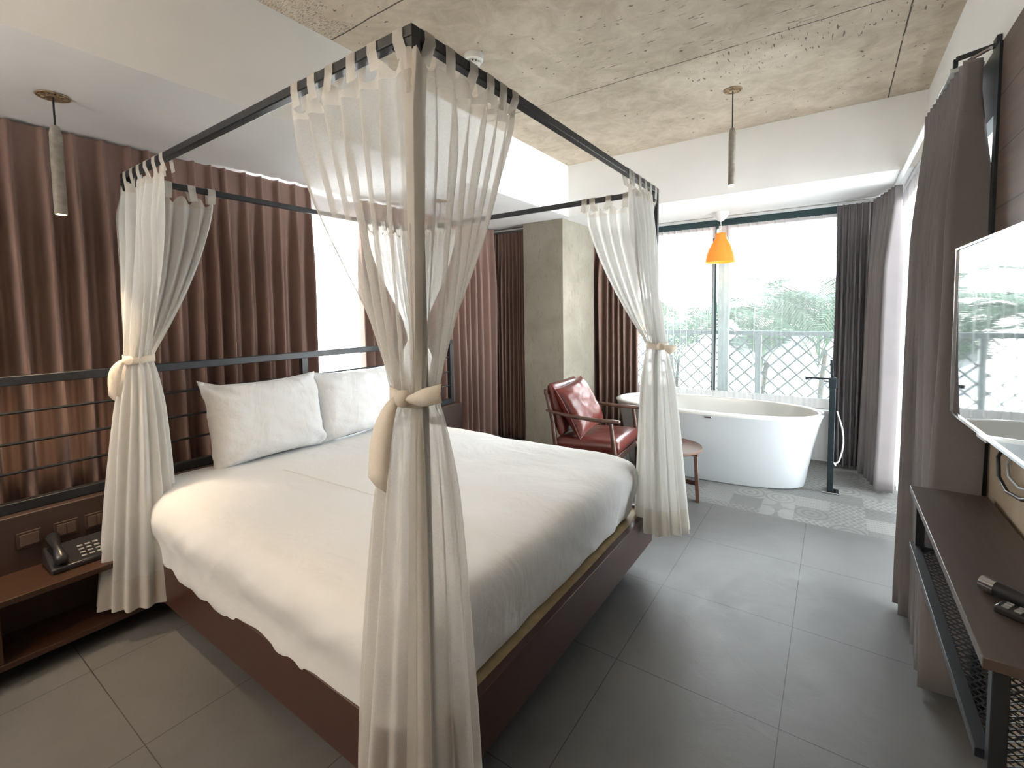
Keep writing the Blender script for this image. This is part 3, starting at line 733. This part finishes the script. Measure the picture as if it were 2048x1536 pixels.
    for sgn, L_, up_ in tails_cfg.get(seed, ((-1, .20, -1), (1, .09, .25))):
        rws = []
        for q in range(9):
            u = q / 8; w2 = (.008 + .021 * math.sin(min(1., u * 1.3) * PI * .55)) * (1 if up_ < 0 else .7)
            c_ = kn + side * sgn * (.012 + (.10 if up_ < 0 else L_) * u ** .8 * (.55 if up_ < 0 else 1)) + Vector((0, 0, (-L_ * u ** 1.2 if up_ < 0 else up_ * L_ * u))) + td * (.014 * math.sin(u * PI) + .006)
            dw = (side * sgn * .8 + Vector((0, 0, .6))) * w2 if up_ < 0 else Vector((0, 0, 1)) * w2
            rws.append([tuple(c_ - dw), tuple(c_ + td * .007), tuple(c_ + dw)])
        MB().grid(rws).build('sash_tail', 'tie_cloth', root, smooth=True, world=True, solid=.003)
    return root
tails_cfg = {31: ((-1, .20, -1), (1, .085, .2)), 32: ((-1, .17, -1), (-1, .13, -1)), 33: ((1, .03, -1),), 34: ((-1, .05, -1),)}
bed_curtain(PX1, PY0, (-1, 0), .48, (0, 1), .40, 'large voile bed curtain tied at the front corner, closest to the camera', .09, (-.035, .0), .106, 31, (.35, -1), (.03, .12, .20, .29, .37, .45), (.04, .11, .20, .27, .33, .39), tie_off=(-.012, -.006))
bed_curtain(PX0, PY0, (1, 0), .49, (0, 1), .37, 'voile bed curtain tied at the near head corner beside the nightstand', .13, (.0, -.04), .10, 32, (.7, -1), (.05, .13, .21, .29, .38, .46), (.08, .16, .26, .35), tie_off=(.055, -.005))
bed_curtain(PX1, PY1, (-1, 0), .42, (0, -1), .43, 'voile bed curtain tied at the far foot corner near the bathtub', .235, (.045, -.035), .085, 33, (.8, -1), (.06, .16, .26, .36, .41), (.05, .13, .21, .29, .38, .42), tie_off=(.01, -.01))
bed_curtain(PX0, PY1, (1, 0), .42, (0, -1), .40, 'voile bed curtain at the far head corner, mostly hidden by the front one', .64, (.06, -.03), .12, 34, (1, -.6), (.06, .16, .26, .36), (.05, .13, .21, .29, .38), tie_off=(.03, -.02))

# ------------------------------------------------------------------ lamps
def pendant(loc, ztopp, label, power, gap=.235, size=1.35):
    root = empty('pendant_lamp', (loc[0], loc[1], ztopp), 0, label, 'pendant lamp', 'slim tube pendant lamps')
    m = MB(); m.lathe([(0, -.006), (.014, -.010), (.022, -.010), (.022, 0.), (0, 0)], 20)
    ro = m.build('ceiling_cap', 'bronze_rosette', root, smooth='auto')
    pet = MB()
    for q in range(12):
        a = 2 * PI * q / 12; c_ = (.036 * math.cos(a), .036 * math.sin(a)); r_ = MB()
        pts = [(c_[0] + .014 * math.cos(b * PI / 5), c_[1] + .014 * math.sin(b * PI / 5), -.004) for b in range(11)]
        pet.tube(pts, .0028, 5, caps=False)
    pet.tube([(.052 * math.cos(b * PI / 16), .052 * math.sin(b * PI / 16), -.004) for b in range(33)], .003, 5, caps=False)
    pet.build('rosette', 'bronze_rosette', root, smooth=True)
    MB().tube([(0, 0, -.005), (0, 0, -gap)], .0035, 8).build('cord', 'black_plastic', root, smooth='auto')
    z0 = -gap; L_ = .355
    pr = [(0, z0), (.010, z0), (.014, z0 - .004), (.020, z0 - .030), (.0205, z0 - .06), (.0195, z0 - .062), (.0205, z0 - .065), (.0208, z0 - .22), (.0198, z0 - .222), (.0208, z0 - .225), (.0208, z0 - L_ + .001), (.0175, z0 - L_), (.0165, z0 - L_ + .012), (0, z0 - L_ + .012)]
    MB().lathe(pr[::-1], 28).build('tube_shade', 'pendant_stone', root, smooth='auto')
    MB().lathe([(0, z0 - L_ + .003), (.0155, z0 - L_ + .003), (.0155, z0 - L_ + .008), (0, z0 - L_ + .008)], 20).build('light_disc', 'lamp_glow', root)
    if power:
        d = bpy.data.lights.new('pendant_spot', 'SPOT'); d.energy = power; d.color = (1., .72, .45); d.spot_size = 2 * size; d.spot_blend = 1.; d.shadow_soft_size = .03
        o = bpy.data.objects.new('pendant_spot', d); COL.objects.link(o); o.parent = root; o.location = (0, 0, z0 - L_ - .03)
    return root
pendant((-.558, 3.282), ZC, 'slim grey tube pendant hanging from the concrete ceiling before the window', 0, .235)
pendant((-2.625, .547), ZS, 'slim tube pendant at far left, lit, in front of the brown curtain', 10, .12, .66)
pendant((-2.625, 2.80), ZS, 'slim tube pendant at the far side of the bed, hidden behind the front voile', 10, .12, .66)
# ceiling downlights over the entrance side, out of frame behind the camera
def downlight(x, y, z, power, tgt, label):
    root = empty('downlight', (x, y, z), 0, label, 'downlight', 'downlights over the entrance')
    MB().lathe([(.030, 0), (.048, 0), (.048, -.010), (.040, -.012), (.030, -.002)], 28).build('trim_ring', 'white_plastic', root, smooth='auto')
    MB().lathe([(0, -.002), (.030, -.002), (.030, 0), (0, 0)], 24).build('lens', 'lamp_glow', root)
    d = bpy.data.lights.new('downlight_spot', 'SPOT'); d.energy = power; d.color = (1., .64, .34); d.spot_size = .95; d.spot_blend = 1.; d.shadow_soft_size = .05
    o = bpy.data.objects.new('downlight_spot', d); COL.objects.link(o); o.parent = root; o.location = (0, 0, -.03)
    v_ = Vector(tgt) - Vector((x, y, z)); o.rotation_euler = v_.to_track_quat('-Z', 'Y').to_euler()
downlight(-1.6, -.9, ZC, 11, (-1.75, 1.0, .55), 'small round downlight in the ceiling over the entrance side')

ul = empty('fill_uplighter', (-1.92, -1.7, 0), 0, 'added fill uplighter, unseen behind the viewpoint, brightening soffit and ceiling', 'floor lamp')  # added unseen lamp, put in to brighten the soffit and ceiling
MB().lathe([(0, 0), (.15, 0), (.15, .012), (.03, .022), (0, .022)], 36).build('base', 'black_metal', ul, smooth='auto')
MB().tube([(0, 0, .02), (0, 0, 1.27)], .012, 12).build('pole', 'black_metal', ul, smooth='auto')
MB().lathe([(0, 1.25), (.05, 1.26), (.12, 1.31), (.165, 1.38), (.160, 1.38), (.115, 1.32), (.048, 1.272), (0, 1.262)], 40).build('bowl_shade', 'white_plastic', ul, smooth='auto')
MB().lathe([(0, 1.29), (.05, 1.30), (.05, 1.315), (0, 1.32)], 24).build('fill_disc', 'bulb_glow', ul, smooth='auto')
d = bpy.data.lights.new('fill_uplight_spot', 'SPOT'); d.energy = 85; d.color = (1., .94, .88); d.spot_size = 2.75; d.spot_blend = .8; d.shadow_soft_size = .06
o = bpy.data.objects.new('fill_uplight_spot', d); COL.objects.link(o); o.parent = ul; o.location = (0, 0, 1.355); o.rotation_euler = (PI, 0, 0)
# orange bell lamp over the tub
lp = empty('orange_pendant_lamp', (-.893, 4.74, ZS), 0, 'orange bell-shaped pendant lamp hanging over the bathtub, switched on', 'pendant lamp')
MB().lathe([(.0, 0), (.068, 0), (.069, -.012), (.062, -.035), (.045, -.060), (.022, -.078), (.006, -.086), (0, -.088)][::-1], 36).build('ceiling_cup', 'white_plastic', lp, smooth='auto')
MB().tube([(0, 0, -.085), (.002, 0, -.13), (0, 0, -.19)], .003, 8).build('cord', 'white_plastic', lp, smooth='auto')
prof = [(.038, -.190), (.046, -.196), (.048, -.232), (.055, -.252), (.082, -.292), (.107, -.340), (.125, -.390), (.136, -.440), (.140, -.462)]
MB().lathe([(0, -.188)] + prof + [(r - .004, z) for r, z in prof[::-1]] + [(0, -.193)], 48).build('shade', 'orange_shade', lp, smooth='auto')
MB().lathe([(0, -.33), (.02, -.335), (.032, -.36), (.030, -.39), (.015, -.405), (0, -.41)][::-1], 20).build('bulb', 'bulb_glow', lp, smooth=True)
d = bpy.data.lights.new('bulb_light', 'POINT'); d.energy = .5; d.color = (1., .6, .28); d.shadow_soft_size = .04
o = bpy.data.objects.new('bulb_light', d); COL.objects.link(o); o.parent = lp; o.location = (0, 0, -.42)

# smoke detector
sd = empty('smoke_detector', (-1.62, 2.015, ZC), 0, 'round white smoke detector on the concrete ceiling', 'smoke detector')
MB().lathe([(0, 0), (.050, 0), (.052, -.004), (.050, -.030), (.044, -.036), (.038, -.037), (0, -.037)][::-1], 40).build('base', 'white_plastic', sd, smooth='auto')
m = MB()
for q in range(12): a = 2 * PI * (q + .5) / 12; m.bar((.033 * math.cos(a), .033 * math.sin(a), -.037), (.030 * math.cos(a), .030 * math.sin(a), -.047), .006)
m.build('vent_fins', 'white_plastic', sd)
MB().lathe([(0, -.036), (.028, -.036), (.028, -.047), (0, -.047)][::-1], 30).build('sensing_chamber', 'black_plastic', sd, smooth='auto')
MB().lathe([(.0, -.047), (.036, -.047), (.034, -.053), (.024, -.058), (0, -.059)][::-1], 36).build('cap', 'white_plastic', sd, smooth='auto')

# ------------------------------------------------------------------ bathtub and tap
tub = empty('bathtub', (-.868, 4.262, 0), math.radians(2.0), 'freestanding white oval bathtub in front of the window', 'bathtub')
def oval(a_, b_, z, n=96, e=2.35):
    r_ = []
    for k_ in range(n):
        t_ = 2 * PI * k_ / n; c_, s_ = math.cos(t_), math.sin(t_)
        r_.append((a_ * .985 * math.copysign(abs(c_) ** (2 / e), c_), b_ * math.copysign(abs(s_) ** (2 / e), s_), z))
    return r_
out = [(.700, .285, .0), (.712, .295, .008), (.722, .303, .05), (.738, .315, .15), (.762, .332, .28), (.790, .352, .41), (.815, .370, .51), (.832, .383, .560)]
rows = [oval(a_, b_, z) for a_, b_, z in out]
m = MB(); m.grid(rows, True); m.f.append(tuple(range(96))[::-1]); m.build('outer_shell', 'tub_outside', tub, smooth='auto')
rim = [(.832, .383, .560), (.838, .388, .572), (.838, .388, .580), (.832, .383, .586), (.815, .366, .588), (.800, .351, .586), (.794, .345, .578)]
MB().grid([oval(a_, b_, z) for a_, b_, z in rim], True).build('rim', 'tub_acrylic', tub, smooth=True)
inn = [(.794, .345, .578), (.780, .335, .52), (.745, .318, .40), (.70, .295, .28), (.64, .265, .18), (.55, .22, .135), (.35, .14, .12), (.02, .01, .115)]
m = MB(); m.grid([oval(a_, b_, z) for a_, b_, z in inn], True); m.f.append(tuple(7 * 96 + k_ for k_ in range(96))); m.build('basin', 'tub_acrylic', tub, smooth=True)
MB().bar((.02, -.385, .545), (.075, -.386, .545), .008, .012).build('overflow_slot', 'chrome', tub, .002)
tp = empty('freestanding_tap', (.0, 4.22, 0), 0, 'tall floor-standing square tub tap with a long flat spout', 'tap')
MB().box(-.055, .055, -.055, .055, 0, .012).build('base_plate', 'chrome', tp, .002)
MB().box(-.020, .020, -.022, .022, .012, .80).build('column', 'dark_steel', tp, .003)
MB().box(-.026, .026, -.028, .028, .80, .875).build('mixer_body', 'dark_steel', tp, .003)
MB().box(-.175, -.020, -.016, .016, .858, .872).box(-.175, -.150, -.014, .014, .848, .858).build('spout', 'dark_steel', tp, .002)
MB().bar((-.004, 0, .875), (-.012, 0, 1.01), .012, .020).build('lever_handle', 'dark_steel', tp, .002)
MB().tube([(-.03, -.01, .845), (-.055, -.01, .845)], .008, 12).build('diverter_knob', 'chrome', tp, smooth='auto')
MB().box(-.013, .013, .030, .060, .30, .79).build('hand_shower', 'dark_steel', tp, .003)
hp = []
for q in range(21):
    u = q / 20; hp.append((.02 + .045 * math.sin(u * PI) + .01, -.01 + .03 * (1 - u), .62 - .44 * u if u < .85 else .62 - .44 * .85 - .02 * (u - .85) / .15))
hp += [(.030, -.02, .215), (.020, -.022, .235)]
MB().tube(hp, .0055, 8).build('shower_hose', 'white_plastic', tp, smooth=True)

# ------------------------------------------------------------------ side table
tb = empty('side_table', (-1.01, 3.52, 0), .2, 'low round walnut side table beside the armchair', 'side table')
MB().lathe([(0, .358), (.225, .358), (.238, .366), (.240, .378), (.236, .382), (.228, .379), (0, .377)], 56).build('table_top', 'table_walnut', tb, smooth='auto')
for a in (-.35, PI / 2 - .35, PI - .35, 1.5 * PI - .35):
    c_, s_ = math.cos(a), math.sin(a); m = MB()
    m.bar((.205 * c_, .205 * s_, .335), (.222 * c_, .222 * s_, 0), .040, .026); m.bar((.02 * c_, .02 * s_, .343), (.222 * c_, .222 * s_, .343), .024, .026)
    m.build('leg', 'chair_walnut', tb, .003)
for a in (-.35, PI / 2 - .35):
    c_, s_ = math.cos(a), math.sin(a); MB().bar((-.21 * c_, -.21 * s_, .135), (.21 * c_, .21 * s_, .135), .018, .032).build('stretcher', 'chair_walnut', tb, .002)

# ------------------------------------------------------------------ armchair (faces +x, turned slightly)
ac = empty('armchair', (-1.56, 3.44, 0), math.radians(4), 'red-brown leather armchair with slim dark walnut frame', 'armchair')
for s_ in (-1, 1):
    y = s_ * .29
    MB().tube([(.235, y, 0), (.250, y, .30), (.215, y, .575)], [.014, .019, .015], 12).build('front_leg', 'chair_walnut', ac, smooth='auto')
    MB().tube([(-.30, y * .93, 0), (-.235, y * .93, .30), (-.265, y * .93, .55), (-.325, y * .93, .775)], [.014, .020, .018, .013], 12).build('rear_leg', 'chair_walnut', ac, smooth='auto')
    MB().tube([(.285, y, .592), (.27, y, .594), (.10, y * 1.02, .590), (-.12, y * 1.01, .600), (-.30, y * .98, .622), (-.315, y * .98, .624)], [.012, .021, .024, .021, .015, .009], 14, flat=.62).build('armrest', 'chair_walnut', ac, smooth=True)
    MB().bar((.235, y * .98, .30), (-.245, y * .93, .27), .022, .045).build('side_rail', 'chair_walnut', ac, .004)
MB().bar((.238, -.29, .30), (.238, .29, .30), .024, .050).bar((-.242, -.27, .27), (-.242, .27, .27), .022, .04).build('cross_rail', 'chair_walnut', ac, .004)
MB().bar((-.325, -.275, .765), (-.325, .275, .765), .028, .045).bar((-.262, -.27, .50), (-.262, .27, .50), .016, .035).build('back_rail', 'chair_walnut', ac, .005)
def cushion(mb, c_, sx_, sy_, sz_, Rm=None, pinch=.03, e=6., seed=0., wr=.004):
    NU = 36
    for side in (1, -1):
        rows = []
        for j_ in range(NU + 1):
            v_ = -1 + 2 * j_ / NU; row = []
            for i in range(NU + 1):
                u = -1 + 2 * i / NU; b = (max(0., 1 - abs(u) ** e) * max(0., 1 - abs(v_) ** e)) ** .5
                pn = 1 - pinch * (1 - v_ * v_) * abs(u) ** 8; pn2 = 1 - pinch * (1 - u * u) * abs(v_) ** 8
                p = Vector((u * pn * sx_ / 2, v_ * pn2 * sy_ / 2, side * (sz_ / 2 * b + wr * nz(u * 4 + seed, v_ * 4, side) * b)))
                if Rm: p = Rm @ p
                row.append(tuple(p + Vector(c_)))
            rows.append(row)
        mb.grid(rows if side > 0 else [r[::-1] for r in rows])
    return mb
cushion(MB(), (.005, 0, .372), .53, .535, .115, Matrix.Rotation(math.radians(-3), 3, 'Y'), .0, 14., 1.).build('seat_cushion', 'sofa_leather', ac, smooth=True)
cushion(MB(), (-.255, 0, .625), .42, .50, .09, Matrix.Rotation(math.radians(76), 3, 'Y'), .02, 9., 2.).build('back_cushion', 'sofa_leather', ac, smooth=True)
tc = empty('throw_cushion', (-1.66, 3.40, .43), math.radians(4), 'shiny red-brown leather cushion propped on the armchair', 'cushion')
Rm = Matrix.Rotation(math.radians(-8), 3, 'Z') @ Matrix.Rotation(math.radians(64), 3, 'Y') @ Matrix.Rotation(math.radians(8), 3, 'Z')
cushion(MB(), (-.02, -.02, .205), .43, .44, .17, Rm, .10, 3.0, 4., .006).build('cushion_cover', 'sofa_leather', tc, smooth=True)
pts = []
for q in range(65):
    a = 2 * PI * q / 64; u, v_ = math.cos(a), math.sin(a); s_ = 1 / max(abs(u), abs(v_)); u *= s_; v_ *= s_
    pn = 1 - .10 * (1 - v_ * v_) * abs(u) ** 8; pn2 = 1 - .10 * (1 - u * u) * abs(v_) ** 8
    pts.append(tuple(Rm @ Vector((u * pn * .216, v_ * pn2 * .221, 0)) + Vector((-.02, -.02, .205))))
MB().tube(pts, .005, 6, caps=False).build('piping', 'sofa_leather', tc, smooth=True)

# ------------------------------------------------------------------ nightstand, sockets, telephone
ns = empty('nightstand', (-2.66, .40, 0), 0, 'reddish wooden wall-mounted nightstand with open dark compartment', 'nightstand')
X0, X1, Y0, Y1 = -2.798, -2.54, -.75, .735
MB().box(X0, X1, Y0, Y1, .318, .342).build('top', 'nightstand_wood', ns, .002, world=True)
MB().box(X0, X1, Y0, Y1, .075, .098).build('bottom_board', 'nightstand_wood', ns, .002, world=True)
for y in (Y0, .262, Y1 - .02): MB().box(X0, X1 - .003, y, y + .02, .098, .318).build('divider', 'nightstand_wood', ns, world=True)
MB().box(X0, X0 + .012, Y0 + .02, Y1 - .02, .098, .318).build('back_panel', 'headboard_wood', ns, world=True)
for y0, y1, lb, rck in ((.372, .448, 'leftmost of the three brown wall plates above the nightstand', 1), (.487, .567, 'middle of the three brown wall plates above the nightstand', 2), (.590, .670, 'rightmost of the three brown wall plates, partly behind the bed curtain', 2)):
    r_ = empty('wall_plate', (-2.797, (y0 + y1) / 2, .465), 0, lb, 'wall plate', 'wall plates above the nightstand')
    MB().box(-2.80, -2.792, y0, y1, .432, .500).build('cover_plate', 'headboard_wood', r_, .002, world=True)
    for q in range(rck):
        w_ = (y1 - y0 - .016) / rck; MB().box(-2.7925, -2.789, y0 + .008 + q * w_ + .001, y0 + .008 + (q + 1) * w_ - .001, .442, .490).build('rocker' if rck == 2 else 'socket_insert', 'plate_brown', r_, .001, world=True)
ph = empty('telephone', (-2.70, .54, .342), 0, 'black desk telephone standing on the nightstand', 'telephone')
MB().add([(-.07, -.10, 0), (.08, -.10, 0), (.08, .12, 0), (-.07, .12, 0), (-.07, -.10, .075), (.08, -.10, .022), (.08, .12, .022), (-.07, .12, .075)], [(0, 3, 2, 1), (4, 5, 6, 7), (0, 1, 5, 4), (1, 2, 6, 5), (2, 3, 7, 6), (3, 0, 4, 7)]).build('base', 'phone_dark', ph, .006)
MB().tube([(-.075, -.065, .098), (-.060, -.065, .112), (.0, -.065, .085), (.062, -.065, .055), (.078, -.065, .040)], [.016, .024, .013, .024, .016], 14).build('handset', 'phone_dark', ph, smooth=True)
m = MB()
for a in range(3):
    for b in range(4): cx2 = .055 - b * .022; cy2 = .0 + a * .026; zz = .0225 + (.08 - cx2) * .353; m.box(cx2 - .007, cx2 + .007, cy2, cy2 + .017, zz, zz + .004)
m.build('keypad', 'grey_plastic', ph)

# ------------------------------------------------------------------ console and what stands on it
cs = empty('console_table', (.35, 1.68, 0), 0, 'dark wooden console on black metal frame with mesh shelf', 'console')
CX0, CX1, CY0, CY1 = .240, .444, 1.17, 2.19
MB().box(CX0, CX1, CY0, CY1, .728, .750).build('top', 'console_wood', cs, .0015, world=True)
q_ = .0125
for x in (.268, .428): MB().box(x - q_, x + q_, CY0 + .010, CY0 + .035, 0, .728).build('leg', 'black_metal', cs, .0015, world=True)
for x in (.268, .428): MB().box(x - q_, x + q_, 2.145, 2.17, 0 if x > .3 else .54, .728).build('leg', 'black_metal', cs, .0015, world=True)
m = MB(); m.box(.242, .267, CY0 + .035, 2.17, .528, .548); m.box(.267, .428, 2.145, 2.17, .528, .548); m.box(.416, .441, CY0 + .035, 2.145, .528, .548)
m.build('shelf_frame', 'black_metal', cs, .0015, world=True)
def mesh_panel(o0, eu, ev, nu, nv, du, dv_, r_=.0016):
    m = MB(); o0 = Vector(o0); eu = Vector(eu); ev = Vector(ev)
    lu, lv = nu * du, nv * dv_; k_ = -nv
    import itertools
    for k_ in range(-nv, nu + nv + 1):
        for sg in (1, -1):
            # line u = k*du + sg * (v/dv)*du clipped to the panel
            pts = []
            t0, t1 = 0., float(nv)
            if sg > 0: t0 = max(t0, -k_); t1 = min(t1, nu - k_)
            else: t0 = max(t0, k_ - nu); t1 = min(t1, k_)
            if t1 - t0 < .3: continue
            a_ = o0 + eu * ((k_ + sg * t0) * du) + ev * (t0 * dv_); b_ = o0 + eu * ((k_ + sg * t1) * du) + ev * (t1 * dv_)
            m.bar(a_, b_, r_ * 2.2, r_)
    return m
mesh_panel((.267, 1.205, .540), (0, 1, 0), (1, 0, 0), 40, 7, .0235, .0213).build('mesh_shelf', 'black_metal', cs, world=True)
mesh_panel((.2825, CY0 + .022, .06), (1, 0, 0), (0, 0, 1), 6, 54, .0222, .0123, .0013).build('mesh_side', 'black_metal', cs, world=True)
tc_ = empty('torch', (.325, 1.42, .750), 0, 'black torch with silver end lying on the console', 'torch')
MB().tube([(.292, 1.455, .768), (.312, 1.437, .768)], .017, 18).build('metal_cap', 'chrome', tc_, smooth='auto', world=True)
MB().tube([(.312, 1.437, .768), (.345, 1.407, .768), (.425, 1.335, .768)], [.0165, .0155, .0155], 18).build('barrel', 'black_plastic', tc_, smooth='auto', world=True)
rc_ = empty('remote_control', (.34, 1.355, .750), math.radians(-32), 'flat black remote control on the console beside the torch', 'remote control')
MB().box(-.045, .085, -.021, .021, 0, .016).build('body', 'black_plastic', rc_, .004)
m = MB()
for a in range(6):
    for b in range(3): m.box(-.035 + a * .019, -.024 + a * .019, -.014 + b * .011, -.007 + b * .011, .016, .018)
m.build('buttons', 'grey_plastic', rc_)

# television: hinge near the camera side, turned 2 degrees
tv = empty('television', (.352, 2.215, 1.31), math.radians(2.0), 'large flat television on the right wall reflecting the window', 'television')
Wt, Ht = .965, .572
MB().box(-.003, .022, -Wt, 0, -Ht / 2, Ht / 2).build('casing', 'black_plastic', tv, .003)
m = MB(); f_ = .006
m.box(-.012, -.003, -Wt, 0, Ht / 2 - f_, Ht / 2); m.box(-.012, -.003, -Wt, 0, -Ht / 2, -Ht / 2 + f_ * 1.6); m.box(-.012, -.003, -f_, 0, -Ht / 2, Ht / 2); m.box(-.012, -.003, -Wt, -Wt + f_, -Ht / 2, Ht / 2)
m.build('bezel', 'chrome', tv, .001)
MB().box(-.007, -.003, -Wt + f_, -f_, -Ht / 2 + f_ * 1.6, Ht / 2 - f_).build('screen', 'screen_glass', tv)
MB().bar((-.010, -.33, -Ht / 2 - .003), (-.010, -.42, -Ht / 2 - .003), .006, .008).build('sensor_strip', 'grey_plastic', tv, .001)
MB().box(.022, .070, -.62, -.34, -.12, .12).build('wall_bracket', 'black_metal', tv, .002)
cb = empty('cable_loop', (.44, 1.95, .95), 0, 'black cable loop hanging under the television', 'cable')
MB().tube([(.440, 1.86, 1.03), (.432, 1.97, .985), (.430, 2.035, .93), (.430, 2.02, .87), (.434, 1.95, .845), (.438, 1.84, .86), (.440, 1.72, .90)], .0055, 8).build('cable', 'black_plastic', cb, smooth=True, world=True)
MB().tube([(.447, 1.85, 1.03), (.442, 1.94, .975), (.441, 1.99, .92), (.441, 1.97, .885), (.443, 1.88, .88), (.445, 1.72, .92)], .004, 8).build('cable', 'grey_plastic', cb, smooth=True, world=True)
